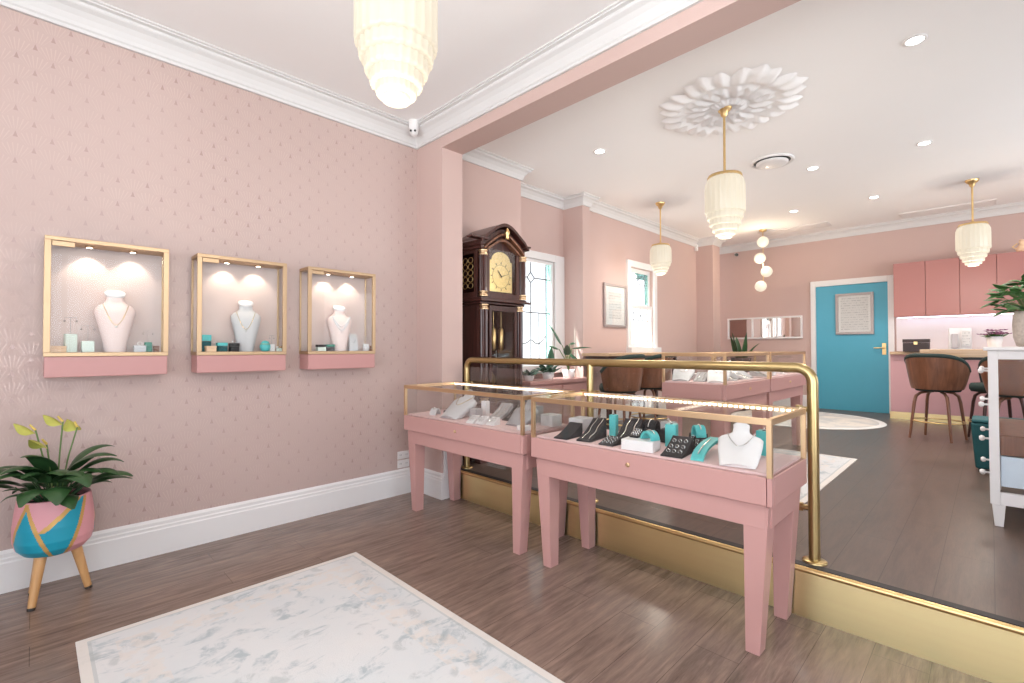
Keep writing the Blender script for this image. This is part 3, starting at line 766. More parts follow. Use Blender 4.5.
small_box((.785, Y0 + .045, zb), 0, 'tall teal box behind the yellow box, middle wall case', (.05, .03, .108), 'teal_deep', 'teal')
small_box((.862, Y0 + .0, zb), 0, 'low teal box left of the grey bust, middle wall case', (.056, .045, .058), 'teal_deep', 'teal')
small_box((.928, Y0 - .02, zb), 0, 'black ring box with a silver ring beside the grey bust, middle wall case', (.052, .045, .055), 'dark', ring=True, name='ring_box')
t = thing('bangle_roll', 'rounded teal bangle roll right of the grey bust, middle wall case', 'bangle roll', (1.118, Y0 - .02, zb), .2, 'small jewellery holders in the wall cases')
m = MB(); m.lathe([(.012, 0), (.026, .006), (.031, .03), (.028, .05), (.018, .068), (.004, .074)], n=24, sx=1.1); m.build('body', 'teal', t)
m = MB(); m.tube([(.030 * math.cos(a), .03 * math.sin(a), .05) for a in [2 * PI * i / 20 for i in range(21)]], .002, 6); m.build('bangle', 'yellow', t)
earring_stand((1.166, Y0 + .0, zb), .1, 'white earring stand near the right end of the middle wall case', (.032, .03, .05), 'white', .06, .03)
small_box((1.205, Y0 - .03, zb), .3, 'small ivory ring box at the right end of the middle wall case', (.026, .026, .036), 'mint', 'silver', name='ring_box')
small_box((1.500, Y0 - .025, zb), 0, 'mint box with dark lid at the left end of the rightmost wall case', (.06, .045, .048), 'mint', 'charcoal')
small_box((1.573, Y0 - .01, zb), 0, 'dark green box left of the blush bust, rightmost wall case', (.062, .045, .05), 'brown_box', 'green_box')
t = thing('earring_card', 'upright pale grey earring card right of the blush bust, rightmost wall case', 'earring card', (1.785, Y0 + .035, zb), -.15, 'small jewellery holders in the wall cases')
m = MB(); m.hexa([(-.035, -.012, 0), (.035, -.012, 0), (.035, .02, 0), (-.035, .02, 0), (-.03, .012, .135), (.03, .012, .135), (.03, .02, .135), (-.03, .02, .135)]); m.build('easel_card', 'lgrey', t, .002)
m = MB(); m.tube([(-.02, .0, .09), (0, -.006, .06), (.02, .0, .09)], .0015, 6); m.build('chain', 'silver', t)
earring_stand((1.866, Y0 - .01, zb), .1, 'white earring stand near the right end of the rightmost wall case', (.036, .03, .056), 'white', .06, .03)
small_box((1.908, Y0 - .03, zb), .3, 'small wooden ring box at the right end of the rightmost wall case', (.026, .026, .04), 'walnut', name='ring_box')

# ------------------------------------------------------------------ pink display tables (glass topped)
def display_table(loc, rz, label, led_dash=True, flen=1.29, dep=.505):
    t = thing('display_table', label, 'display table', loc, rz, 'pink glass topped display tables')
    hy, hx = flen / 2, dep / 2
    for sy in (-1, 1):
        for sx in (-1, 1):
            m = MB(); T, B = .098, .055; ox, oy = sx * (hx - .022), sy * (hy - .02)
            ix, iy = ox - sx * T, oy - sy * T
            bxo, byo = ox - sx * .012, oy - sy * .043
            bxi, byi = bxo - sx * .07, byo - sy * B
            m.hexa([(min(bxo, bxi), min(byo, byi), 0), (max(bxo, bxi), min(byo, byi), 0), (max(bxo, bxi), max(byo, byi), 0), (min(bxo, bxi), max(byo, byi), 0),
                    (min(ox, ix), min(oy, iy), .61), (max(ox, ix), min(oy, iy), .61), (max(ox, ix), max(oy, iy), .61), (min(ox, ix), max(oy, iy), .61)])
            m.build('leg', 'pink', t, .002)
    m = MB(); m.box(-hx + .021, -hx + .06, -hy + .03, hy - .03, .522, .616); m.box(hx - .06, hx - .021, -hy + .03, hy - .03, .522, .616)
    m.box(-hx + .06, hx - .06, -hy + .019, -hy + .06, .522, .616); m.box(-hx + .06, hx - .06, hy - .06, hy - .019, .522, .616); m.build('apron', 'pink', t, .002)
    bx(-hx + .03, hx, -hy, hy, .62, .735).build('case_box', 'pink', t, .003)
    dw = bx(-hx, -hx + .028, -hy + .022, hy - .0, .622, .735).build('drawer_front', 'pink', t, .003)
    m = MB(); m.tube([(-hx, 0, .683), (-hx - .006, 0, .683)], .011, 16); m.tube([(-hx - .006, 0, .683), (-hx - .009, 0, .683)], [.011, .007], 16); m.build('lock', 'rose_gold', dw, label='round brass lock')
    bx(-hx, -hx + .028, -hy, -hy + .019, .622, .735).build('end_panel', 'pink', t, .002)
    bx(-hx + .03, hx - .02, -hy + .02, hy - .02, .735, .745).build('display_bed', 'pink_shelf', t)
    m = MB(); p = .020; zt = .97
    for sx in (-1, 1):
        for sy in (-1, 1):
            a, b = (-hx, -hx + p) if sx < 0 else (hx - p, hx); c, d = (-hy, -hy + p) if sy < 0 else (hy - p, hy)
            bx(a, b, c, d, .735, zt - .026).build('corner_post', 'rose_gold', t, .001)
    m = MB()
    for sx in (-1, 1):
        a, b = (-hx, -hx + p) if sx < 0 else (hx - p, hx); m.box(a, b, -hy, hy, zt - .026, zt)
    for sy in (-1, 1):
        c, d = (-hy, -hy + p) if sy < 0 else (hy - p, hy); m.box(-hx + p, hx - p, c, d, zt - .026, zt)
    m.build('top_frame', 'rose_gold', t, .001)
    bx(-hx + .004, hx - .004, -hy + .004, hy - .004, zt, zt + .006).build('top_pane', 'glass', t)
    bx(-hx + .007, -hx + .013, -hy + p, hy - p, .735, zt - .026).build('front_pane', 'glass', t)
    bx(hx - .013, hx - .007, -hy + p, hy - p, .735, zt - .026).build('rear_pane', 'glass', t)
    for sy in (-1, 1):
        y = sy * (hy - .010); bx(-hx + p, hx - p, y - .003, y + .003, .735, zt - .026).build('side_pane', 'glass', t)
    m = MB(); x = hx - p - .004
    if led_dash:
        n = 46
        for i in range(n):
            y = -hy + .04 + (2 * hy - .08) * i / (n - 1); m.box(x - .004, x, y - .0075, y + .0075, zt - .020, zt - .010)
    else: m.box(x - .004, x, -hy + .03, hy - .03, zt - .018, zt - .008)
    m.build('led_strip', 'led', t)
    return t
display_table((2.3125, 2.617, 0), 0, 'pink display table nearer the wallpapered wall, with grey and white jewellery stands', False)
display_table((2.3125, 1.26, 0), 0, 'pink display table nearest the camera, with black and teal jewellery stands', True)
display_table((3.58 + .495, 1.37 + .253, PZ + .0115), PI / 2, 'pink display table on the raised floor, nearer of the two behind the rail', False, .99)
display_table((4.60 + .56, 1.37 + .253, PZ + .0115), PI / 2, 'pink display table on the raised floor, farther of the two, toward the blue door', False, 1.12)

# jewellery stands -------------------------------------------------
ZD = .7452
GR = {}
def ramp(loc, rz, label, w, l, h, mat, extra='chain', group='jewellery stands in the near display tables', curve=.5):
    """wedge stand, low end toward local -x"""
    t = thing('bracelet_ramp', label, 'jewellery stand', loc, rz, group)
    n = 8; top = [(-l / 2 + l * i / n, .008 + (h - .008) * ((i / n) ** (1 + curve))) for i in range(n + 1)]
    poly = [(-l / 2, 0)] + top + [(l / 2, 0)]
    m = MB(); m.prism([(p[0], p[1]) for p in poly], 'y', -w / 2, w / 2); m.build('body', mat, t, .003)
    if extra == 'chain':
        q = MB()
        for s in (-.25, .2):
            q.tube([(x, s * w + .004 * math.sin(i * 1.7), z + .003) for i, (x, z) in enumerate(top[1:])], .0028, 6)
        q.build('bracelet', 'silver', t)
    elif extra == 'rings':
        q = MB()
        for k in (2, 4, 6):
            for s in (-.28, 0, .28):
                x, z = top[k]; q.tube([(x, s * w + .008 * math.cos(a), z + .006 + .008 * math.sin(a)) for a in [2 * PI * i / 10 for i in range(11)]], .0016, 5)
        q.build('ring_row', 'silver', t)
    elif extra == 'gold':
        q = MB(); q.tube([(x, .15 * w, z + .003) for x, z in top[1:]], .003, 6); q.build('bracelet', 'yellow', t)
    return t
def block(loc, rz, label, dims, mat, name='display_block', group='jewellery stands in the near display tables', top=None):
    t = thing(name, label, 'jewellery stand', loc, rz, group); w, d, h = dims
    bx(-w / 2, w / 2, -d / 2, d / 2, 0, h).build('body', mat, t, .003)
    if top == 'ring':
        m = MB(); m.tube([(.010 * math.cos(a), 0, h + .009 + .010 * math.sin(a)) for a in [2 * PI * i / 14 for i in range(15)]], .0018, 6); m.build('ring', 'silver', t)
    if top == 'slot':
        bx(-w * .3, w * .3, -.004, .004, h - .001, h + .002).build('ring_slot', 'charcoal', t)
        m = MB(); m.tube([(.009 * math.cos(a), 0, h + .006 + .009 * math.sin(a)) for a in [2 * PI * i / 14 for i in range(15)]], .0016, 6); m.build('ring', 'silver', t)
    return t
def arch_pad(loc, rz, label, w, l, h, mat, th=.012, group='jewellery stands in the near display tables', frac=1.):
    """curved strap pad: half loop standing on the bed"""
    t = thing('bracelet_arch', label, 'jewellery stand', loc, rz, group)
    n = 14; out = []; inn = []
    for i in range(n + 1):
        a = PI * i / n * frac; out.append((-l / 2 * math.cos(a), h * math.sin(a))); inn.append((-(l / 2 - th) * math.cos(a), (h - th) * math.sin(a)))
    m = MB(); m.prism(out + inn[::-1], 'y', -w / 2, w / 2); m.build('pad', mat, t, .002)
    q = MB(); q.tube([(x, 0, z + .003) for x, z in out[3:-3]], .0028, 6); q.build('bracelet', 'silver', t)
    return t
def lean_bust(loc, rz, sc_, mat, label, group='jewellery stands in the near display tables', chain='silver', zs_=.8):
    """low necklace easel: broad sloping chest that narrows to a neck at the back"""
    t = thing('necklace_easel', label, 'necklace bust', loc, rz, group)
    secs = [(-.085, .060, .0, .004), (-.06, .065, .0, .022), (-.02, .073, .0, .052), (.02, .079, .0, .085), (.045, .080, .0, .105), (.058, .068, .0, .116), (.064, .044, .0, .123), (.070, .031, .0, .134), (.082, .028, .0, .156), (.088, .030, .0, .168)]
    m = MB(); rr = []
    for x, hw, _, z in secs:
        ring = []
        for j in range(15):
            u = -1 + j / 7; ring.append((x * sc_, hw * u * sc_, (z + .016 * (1 - u * u)) * sc_))
        ring += [((x + .018) * sc_, hw * .96 * sc_, max(0, z - .02) * sc_), ((x + .018) * sc_, -hw * .96 * sc_, max(0, z - .02) * sc_)]
        rr.append([(x, y, z * zs_) for x, y, z in ring])
    m.rings(rr, 0, True); m.build('chest', mat, t)
    m = MB(); m.hexa([(.0, -.02, 0), (.095, -.03, 0), (.095, .03, 0), (.0, .02, 0), (.075, -.02, .11), (.09, -.02, .12), (.09, .02, .12), (.075, .02, .11)])
    m.v = [(x * sc_, y * sc_, z * sc_ * zs_) for x, y, z in m.v]; m.build('strut', mat, t)
    pts = [((.062 - .075 * (1 - abs(u) ** 1.8)) * sc_, .05 * u * sc_, (.120 - .055 * (1 - abs(u) ** 1.8) + .016 * (1 - (u * .6) ** 2)) * sc_ * zs_ + .004) for u in [-1 + i / 6 for i in range(13)]]
    m = MB(); m.tube(pts, .0018, 6); m.build('necklace', chain, t)
    return t

# table nearest the camera: black and teal stands
ramp((2.17, 1.715, ZD), .10, 'black ramp stand at the left end of the near display table', .085, .17, .075, 'charcoal', None)
ramp((2.215, 1.585, ZD), .15, 'black ramp with silver bracelet, second from left in the near display table', .085, .20, .10, 'charcoal', 'chain')
block((2.375, 1.545, ZD), .2, 'tall teal ring block behind the second black ramp', (.045, .04, .125), 'teal', 'ring_block', top='slot')
block((2.43, 1.68, ZD), 0, 'small dark block with teal patch near the rear left post of the near table', (.06, .06, .085), 'charcoal', 'ring_block', top='ring')
ramp((2.155, 1.425, ZD), .0, 'small black ring tray left of the white block, near display table', .085, .09, .04, 'charcoal', 'rings')
ramp((2.33, 1.42, ZD), .25, 'long black ramp with bracelets behind the white block', .10, .22, .105, 'charcoal', 'chain', curve=.2)
arch_pad((2.49, 1.37, ZD), .0, 'dark arch pad with silver bangle at the rear of the near table', .075, .10, .10, 'charcoal')
block((2.50, 1.27, ZD), 0, 'grey ring block at the rear middle of the near table', (.06, .07, .10), 'grey', 'ring_block', top='ring')
block((2.155, 1.245, ZD), .12, 'low white block carrying a teal arch in the near table', (.10, .165, .052), 'white')
arch_pad((2.175, 1.205, ZD + .0525), 1.25, 'teal bracelet arch on top of the white block', .05, .085, .045, 'teal')
ramp((2.195, 1.292, ZD + .0525), .1, 'small black ramp on top of the white block', .045, .07, .035, 'charcoal', 'rings')
block((2.345, 1.175, ZD), .25, 'tall teal ring block with a slot in the middle of the near table', (.06, .055, .115), 'teal', 'ring_block', top='slot')
block((2.42, 1.25, ZD), 0, 'short black ring block between the teal block and the rear glass', (.05, .05, .07), 'charcoal', 'ring_block', top='ring')
ramp((2.18, 1.065, ZD), .12, 'black ramp with rings right of the white block', .10, .17, .075, 'charcoal', 'rings')
ramp((2.40, 1.065, ZD), .3, 'black ring stand under a teal loop, rear right of the near table', .09, .12, .065, 'charcoal', 'rings')
arch_pad((2.425, 1.068, ZD + .052), .9, 'teal loop holder on the rear black ring stand', .05, .065, .06, 'teal')
t = arch_pad((2.36, .965, ZD), .10, 'long teal strap pad curving up beside the white bust', .055, .50, .065, 'teal', .014, frac=.56)
lean_bust((2.195, .785, ZD), .25, 1.15, 'white', 'white necklace bust at the right end of the near display table')
block((2.46, .765, ZD), 0, 'teal topped ring block behind the white bust', (.055, .06, .115), 'teal', 'ring_block', top='slot')
block((2.46, .87, ZD), 0, 'black ring block left of the teal block behind the white bust', (.06, .06, .09), 'charcoal', 'ring_block', top='ring')
# table nearer the wallpapered wall: grey and white stands
arch_pad((2.20, 3.04, ZD), .4, 'clear looking pale grey arch at the left end of the wall side table', .05, .085, .05, 'lgrey')
block((2.27, 2.99, ZD), .3, 'small dark ring block beside the pale arch', (.035, .035, .03), 'charcoal', 'ring_block', top='ring')
lean_bust((2.24, 2.80, ZD), .1, 1.35, 'lgrey', 'pale grey necklace bust with a yellow gold chain in the wall side table', chain='yellow')
block((2.27, 2.64, ZD), .1, 'grey ring block right of the bust with gold chain', (.07, .07, .075), 'grey', 'ring_block', top='ring')
block((2.38, 2.66, ZD), .1, 'tall white ring block behind the grey ring block', (.045, .045, .12), 'white', 'ring_block', top='slot')
ramp((2.44, 2.56, ZD), .1, 'dark grey ramp at the rear middle of the wall side table', .11, .16, .10, 'grey', 'chain')
for i, (x, y, lb) in enumerate(((2.135, 2.515, 'white ring pad, left of three in a row'), (2.15, 2.435, 'white ring pad, middle of three in a row'), (2.17, 2.35, 'white ring pad, right of three in a row'))):
    ramp((x, y, ZD), .15, lb + ' in the wall side table', .062, .075, .05, 'white', 'rings', curve=0.)
lean_bust((2.31, 2.215, ZD), .1, 1.12, 'grey', 'grey necklace bust right of the three white pads')
ramp((2.43, 2.40, ZD), .1, 'charcoal ramp behind the three white pads', .12, .15, .095, 'charcoal', 'chain')
block((2.47, 2.25, ZD), 0, 'mid grey bracelet block at the rear of the wall side table', (.08, .10, .11), 'grey', 'ring_block', top='ring')
block((2.42, 2.055, ZD), 0, 'white box at the right end of the wall side table', (.10, .10, .075), 'white')
block((2.16, 2.055, ZD), 0, 'low white ring tray by the right front post of the wall side table', (.06, .07, .03), 'white', 'ring_block', top='ring')
block((2.43, 1.82, ZD), .1, 'broad pale grey block at the left rear of the near table', (.13, .10, .075), 'lgrey')
# rear tables
ZR = PZ + ZD + .0115
gB = 'jewellery stands in the rear display tables'
for i, (x, y, kind, lb) in enumerate([
    (3.72, 1.765, 'bust', 'pale bust at the left end of the nearer rear table, beside the bar stools'), (3.74, 1.625, 'ramp', 'pale ramp in the middle of the nearer rear table end'), (3.72, 1.48, 'bust', 'pale bust by the near corner of the nearer rear table'),
    (4.10, 1.52, 'ramp', 'grey ramp second along the nearer rear table'), (4.28, 1.55, 'bust', 'white bust at the middle of the nearer rear table'), (4.45, 1.50, 'ramp', 'pale ramp right of the middle of the nearer rear table'),
    (4.64, 1.55, 'bust', 'grey bust third along the nearer rear table'), (4.78, 1.75, 'block', 'white block at the far end of the nearer rear table'), (4.0, 1.75, 'block', 'white block at the rear of the nearer rear table'),
    (5.08, 1.52, 'ramp', 'white ramp at the near end of the farther rear table'), (5.35, 1.52, 'block', 'low white block in the farther rear table'), (5.70, 1.52, 'ramp', 'white ramp at the far end of the farther rear table')]):
    x = 3.58 + (x - 3.58) * .76 if (x < 4.85 and i > 2) else (4.61 + (x - 4.89) * .86 if x > 4.85 else x)
    mt = ['lgrey', 'grey', 'white'][i % 3] if kind != 'block' else 'white'
    if kind == 'bust': lean_bust((x, y, ZR), PI / 2 if i > 2 else .2, 1.05, mt, lb, gB)
    elif kind == 'ramp': ramp((x, y, ZR), PI / 2 if i > 2 else .2, lb, .085, .15, .07, mt, 'chain', gB)
    else: block((x, y, ZR), 0, lb, (.09, .12, .05), mt, 'display_block', gB, 'ring')

# ------------------------------------------------------------------ brass railing with glass
t = thing('railing', 'brass tube railing with glass panels along the raised floor edge', 'railing', (2.64, 1.9, PZ))
zr, r = 1.157 - PZ, .0245
ya, yb, c = 3.19 - 1.9, .605 - 1.9, .07
def corner(y, sgn):
    return [(0, y - sgn * c * (1 - math.sin(k * PI / 12)) - 0, zr - c + c * math.cos(PI / 2 - k * PI / 12) if False else zr - c * (1 - math.sin(PI / 2 - k * PI / 12))) for k in range(7)]
pts = [(0, ya, .012), (0, ya, zr - c)]
for k in range(1, 8):
    a = k * PI / 14; pts.append((0, ya - c * (1 - math.cos(a)), zr - c + c * math.sin(a)))
pts.append((0, yb + c, zr))
for k in range(1, 8):
    a = k * PI / 14; pts.append((0, yb + c * (1 - math.sin(a)), zr - c * (1 - math.cos(a))))
pts.append((0, yb, .012))
m = MB(); m.tube(pts, r, 18); m.build('handrail', 'rail', t)
m = MB(); m.tube([(0, 0, .012), (0, 0, zr)], r * .92, 18); m.build('middle_post', 'rail', t)
for y in (ya, 0, yb):
    m = MB(); m.lathe([(.052, 0), (.052, .006), (.046, .010), (.03, .012)], (0, y, 0), 28); m.build('base_flange', 'rail', t)
for a, b in ((.05, ya - .05), (yb + .05, -.05)):
    bx(-.004, .004, a, b, .06, zr - .06).build('glass_panel', 'glass', t)
for y, s in ((yb, 1), (0, 1), (0, -1), (ya, -1)):
    for z in (.25, zr - .2):
        m = MB(); m.tube([(0, y + s * .018, z), (0, y + s * .052, z)], .013, 12); m.box(-.011, .011, y + s * .045, y + s * .07, z - .018, z + .018); m.build('glass_clamp', 'rail', t)

# ------------------------------------------------------------------ grandfather clock
t = thing('grandfather_clock', 'dark mahogany grandfather clock with brass dial against the wall behind the pier', 'grandfather clock', (3.10, 3.57, PZ))
Wd, Dp = .575, .36; hx = Wd / 2; Z = lambda z: z - PZ
m = MB(); m.box(-hx - .02, hx + .02, -Dp - .02, 0, 0, .09); m.box(-hx, hx, -Dp, 0, .09, .50); m.box(-hx + .06, hx - .06, -Dp - .012, -Dp, .15, .45); m.box(-hx - .015, hx + .015, -Dp - .015, 0, .50, .53)
m.build('base', 'mahogany', t, .006)
m = MB(); tz0, tz1 = .53, Z(1.66)
m.box(-hx + .03, -hx + .05, -Dp + .07, 0, tz0, tz1); m.box(hx - .05, hx - .03, -Dp + .07, 0, tz0, tz1); m.box(-hx + .05, hx - .05, -.02, 0, tz0, tz1)
m.box(-hx + .03, -hx + .11, -Dp + .03, -Dp + .07, tz0, tz1); m.box(hx - .11, hx - .03, -Dp + .03, -Dp + .07, tz0, tz1)
m.build('trunk', 'mahogany', t, .003)
m = MB(); a, b = -hx + .11, hx - .11
m.box(a, a + .03, -Dp + .0, -Dp + .03, tz0, tz1 - .01); m.box(b - .03, b, -Dp + .0, -Dp + .03, tz0, tz1 - .01); m.box(a + .03, b - .03, -Dp + .0, -Dp + .03, tz0, tz0 + .06); m.box(a + .03, b - .03, -Dp + .0, -Dp + .03, tz1 - .06, tz1 - .01)
dd = m.build('trunk_door', 'mahogany', t, .003)
bx(a + .03, b - .03, -Dp + .012, -Dp + .016, tz0 + .06, tz1 - .06).build('door_pane', 'glass', dd)
m = MB(); m.tube([(0, -.16, .72), (0, -.16, tz1)], .006, 8); m.lathe([(.001, -.006), (.075, -.005), (.08, 0), (.075, .005), (.001, .006)], (0, 0, 0), 28, caps=False)
nv = len(m.v); m.v = [(x, y, z) if i < nv - 140 else (x, -.16 + z, .72 + y) for i, (x, y, z) in enumerate(m.v)]
m.build('pendulum', 'gold', t)
for xx in (-.10, .0, .10):
    m = MB(); m.tube([(xx, -.22, 1.0), (xx, -.22, 1.02), (xx, -.22, 1.20), (xx, -.22, 1.22)], [.01, .026, .026, .01], 16); m.tube([(xx, -.22, 1.22), (xx, -.22, tz1)], .003, 6); m.build('weight', 'gold', t)
# trunk quarter columns
def column(x, y, z0, z1, r):
    m = MB(); m.lathe([(r, z0 + .045), (r, z1 - .045)], (x, y, 0), 24, flute=(3, .22), smooth=False); co = m.build('column', 'mahogany', t)
    for za in (z0, z1 - .045):
      m = MB(); m.lathe([(r * 1.25, za), (r * 1.3, za + .012), (r * 1.05, za + .018), (r * 1.05, za + .030), (r * 1.3, za + .036), (r * 1.25, za + .045)], (x, y, 0), 20)
      m.build('capital', 'rose_gold', co, label='polished brass capital')
for sx in (-1, 1): column(sx * (hx - .062), -Dp + .02, tz0 + .005, tz1 - .005, .034)
# moulding between trunk and hood
m = MB(); zM = Z(1.66); m.box(-hx - .0, hx + .0, -Dp - .0, 0, zM, zM + .02); m.box(-hx - .03, hx + .03, -Dp - .05, 0, zM + .02, zM + .042); m.box(-hx - .01, hx + .01, -Dp - .02, 0, zM + .042, zM + .06); m.build('waist_moulding', 'mahogany', t, .005)
# hood
h0, h1 = zM + .06, Z(2.17)
m = MB(); m.box(-hx, -hx + .022, -.05, 0, h0, h1); m.box(hx - .022, hx, -Dp + .05, 0, h0, h1); m.box(-hx, -hx + .022, -Dp + .05, -Dp + .09, h0, h1); m.box(-hx, -hx + .022, -Dp + .09, -.05, h0, h0 + .05); m.box(-hx, -hx + .022, -Dp + .09, -.05, h1 - .05, h1)
m.box(-hx + .022, hx - .022, -.02, 0, h0, h1); m.box(-hx + .022, hx - .022, -Dp + .05, -.02, h1 - .01, h1)
m.build('hood', 'mahogany', t, .003)
m = MB()
for k in range(5):
    for j in range(2):
        zc = h0 + .11 + k * .058 ; yc = -Dp + .145 + j * .075
        m.tube([(-hx + .008, yc + .033 * math.cos(q), zc + .026 * math.sin(q)) for q in [2 * PI * i / 12 for i in range(13)]], .004, 5)
m.build('side_fretwork', 'dial', t, label='pierced brass fretwork')
m = MB(); fx = hx - .085; zA = h1 - .02; arcs = [(fx * math.cos(PI * i / 16), zA + .12 * math.sin(PI * i / 16)) for i in range(17)]
fy0, fy1 = -Dp + .0, -Dp + .03
# hood door: frame round a square dial with arch
m.box(-hx + .07, -fx + .03, fy0, fy1, h0, zA); m.box(fx - .03, hx - .07, fy0, fy1, h0, zA); m.box(-fx + .03, fx - .03, fy0, fy1, h0, h0 + .045)
hd = m.build('hood_door', 'mahogany', t, .003)
bx(-fx + .03, fx - .03, fy0 + .01, fy0 + .013, h0 + .045, zA + .02).build('door_pane', 'glass', hd)
for sx in (-1, 1): column(sx * (hx - .033), -Dp + .0, h0 + .005, h1 - .03, .033)
m = MB(); dw = .145; zc = h0 + .045 + .165; dy = fy1 + .004
m.box(-dw, dw, dy, dy + .006, zc - dw, zc + dw); m.prism([(dw * .82 * math.cos(PI * i / 18), zc + dw + .085 * math.sin(PI * i / 18)) for i in range(19)], 'y', dy, dy + .006)
dial = m.build('dial', 'dial', t, label='engraved brass dial')
m = MB(); R0, R1 = .115, .135
for i in range(12):
    q = 2 * PI * i / 12; m.tube([(R0 * math.sin(q), dy - .002, zc + R0 * math.cos(q)), (R1 * math.sin(q), dy - .002, zc + R1 * math.cos(q))], .0035, 5)
m.tube([(.108 * math.sin(2 * PI * i / 40), dy - .001, zc + .108 * math.cos(2 * PI * i / 40)) for i in range(41)], .0015, 5)
m.build('chapter_ring', 'black', dial)
m = MB(); m.tube([(0, dy - .006, zc), (-.045, dy - .006, zc + .055)], [.005, .002], 6); m.tube([(0, dy - .009, zc), (.092, dy - .009, zc + .03)], [.004, .0015], 6); m.sphere((0, dy - .008, zc), .008, 10, 6); m.build('hands', 'black', dial)
# arched bonnet
def bonnet(zb, half, rise, th, ya_, yb_, mi=0):
    N = 24; o = []; inn = []
    for i in range(N + 1):
        u = -1 + 2 * i / N; s = .55 * math.sqrt(max(0, 1 - (u / .93) ** 2)) + .45 * (.5 + .5 * math.cos(PI * min(1, abs(u) / .9))); z = zb + rise * s
        o.append((u * half, z + th)); inn.append((u * half, z))
    return MB().prism(o + inn[::-1], 'y', ya_, yb_, mi)
b0 = h1 - .02
m = bonnet(b0, hx + .0, .16, .055, -Dp - .0, -Dp + .05); m.build('bonnet', 'mahogany', t, .004)
m = bonnet(b0 + .05, hx + .02, .185, .03, -Dp - .045, -.02); m.build('bonnet', 'mahogany', t, .006)
m = bonnet(b0 - .03, hx - .05, .13, .022, -Dp - .012, -Dp + .05); m.build('bonnet_bead', 'walnut', t, .004)
m = bonnet(b0 + .0, hx - .03, .155, .018, -Dp - .03, -Dp + .02); m.build('bonnet_bead', 'walnut', t, .004)
fil = MB()
N = 24; pl = [(-hx + .03 + (Wd - .06) * i / N, b0 + .05 + .15 * math.sqrt(max(0, 1 - (-1 + 2 * i / N) ** 2))) for i in range(N + 1)]
fil.prism([(-hx + .03, b0 - .0)] + pl + [(hx - .03, b0 - .0)], 'y', -Dp + .04, -.03); fil.build('bonnet_block', 'mahogany', t)
m = MB(); m.box(-hx - .14, -hx + .06, -Dp - .05, -Dp + .02, b0 + .080, b0 + .096); m.build('cornice', 'mahogany', t, .004); m = MB(); m.box(hx - .03, hx + .04, -Dp - .05, -Dp + .02, b0 + .080, b0 + .096); m.build('cornice', 'mahogany', t, .004)
m = MB(); m.lathe([(.004, -.05), (.02, -.045), (.012, -.02), (.022, 0), (.026, .02), (.014, .04), (.006, .055)], (0, -Dp - .05, b0 + .165), 16); m.build('finial', 'gold', t, label='carved gilt ornament')
m = MB(); m.box(-hx - .02, -hx + .02, -Dp - .03, 0, b0 + .0, b0 + .03); m.box(-hx - .035, -hx + .02, -Dp - .045, 0, b0 + .03, b0 + .05); m.build('side_cornice', 'mahogany', t, .004)
m = MB(); m.box(-hx + .05, hx - .05, -Dp + .06, -Dp + .08, h0, zA); m.v = [v for v in m.v]; 
m = bx(-hx + .03, hx - .03, dy + .01, dy + .02, h0, b0 + .1); m.build('movement_board', 'mahogany', t)

# ------------------------------------------------------------------ plants below the leaded window
t = thing('planter_cabinet', 'low pink cabinet with ledge top under the leaded window', 'cabinet', (4.36, 3.70, PZ))
bx(-.55, .53, -.16, .15, .06, .62).build('body', 'pink', t, .004); bx(-.57, .54, -.19, .15, .62, .66).build('top', 'pink', t, .004); bx(-.52, .50, -.14, .14, 0, .06).build('plinth', 'pink', t)
for sx in (-1, 1):
    dq = bx(-.01 + sx * .27 - .255, -.01 + sx * .27 + .255, -.178, -.16, .08, .60).build('door', 'pink', t, .003)
    m = MB(); m.sphere((-.01 + sx * .05, -.188, .40), .012, 10, 8); m.build('knob', 'gold', dq)
zs = PZ + .66
def pot(t, r, h, mat):
    m = MB(); m.lathe([(r * .72, 0), (r * .76, .004), (r, h), (r * .9, h), (r * .88, h - .02)], n=28); m.build('pot', mat, t)
    m = MB(); m.lathe([(.001, h - .018), (r * .89, h - .02)], n=24, caps=False); m.build('soil', 'soil', t)
t = thing('potted_plant', 'tall bird of paradise plant with paddle leaves by the window recess corner', 'potted plant', (4.68, 3.69, zs), 0)
pot(t, .085, .10, 'white')
m = MB(); st = MB()
for az, L, hgt, lean, wd, e0, e1 in ((2.55, .32, .32, .10, .075, 1.15, .75), (2.9, .18, .27, .16, .065, .5, -.1), (-.7, .26, .28, .05, .07, .25, -.3), (-1.6, .25, .22, .05, .08, -.4, -1.4), (.3, .2, .33, .03, .06, .4, -.4), (3.8, .24, .2, .08, .09, .9, .1)):
    p1 = (lean * math.cos(az), lean * math.sin(az) * .6, .08 + hgt)
    st.tube([(0, 0, .08), (p1[0] * .4, p1[1] * .4, .08 + hgt * .55), p1], .005, 6); m.leaf(p1, az, L, wd, e0, e1, fold=.3, n=12)
m.build('leaves', 'leaf2', t); st.build('stem', 'stem', t)
t = thing('potted_plant', 'bushy plant with broad rounded leaves in a white pot beside the clock', 'potted plant', (4.28, 3.68, zs), 0)
pot(t, .075, .085, 'white')
m = MB(); rnd = random.Random(3)
for i in range(22):
    a = i * 2.4; L = rnd.uniform(.10, .19); m.leaf((.02 * math.cos(a), .02 * math.sin(a), .07), a, L, L * .5, rnd.uniform(.5, 1.3), rnd.uniform(-.5, .3), n=8)
m.leaf((.03, 0, .12), .4, .26, .10, 1.45, 1.2, n=10)
m.build('leaves', 'leaf2', t)
t = thing('potted_plant', 'small trailing plant with curled dark leaves left of the broad leaved plant', 'potted plant', (3.93, 3.66, zs), 0)
pot(t, .06, .06, 'white')
m = MB()
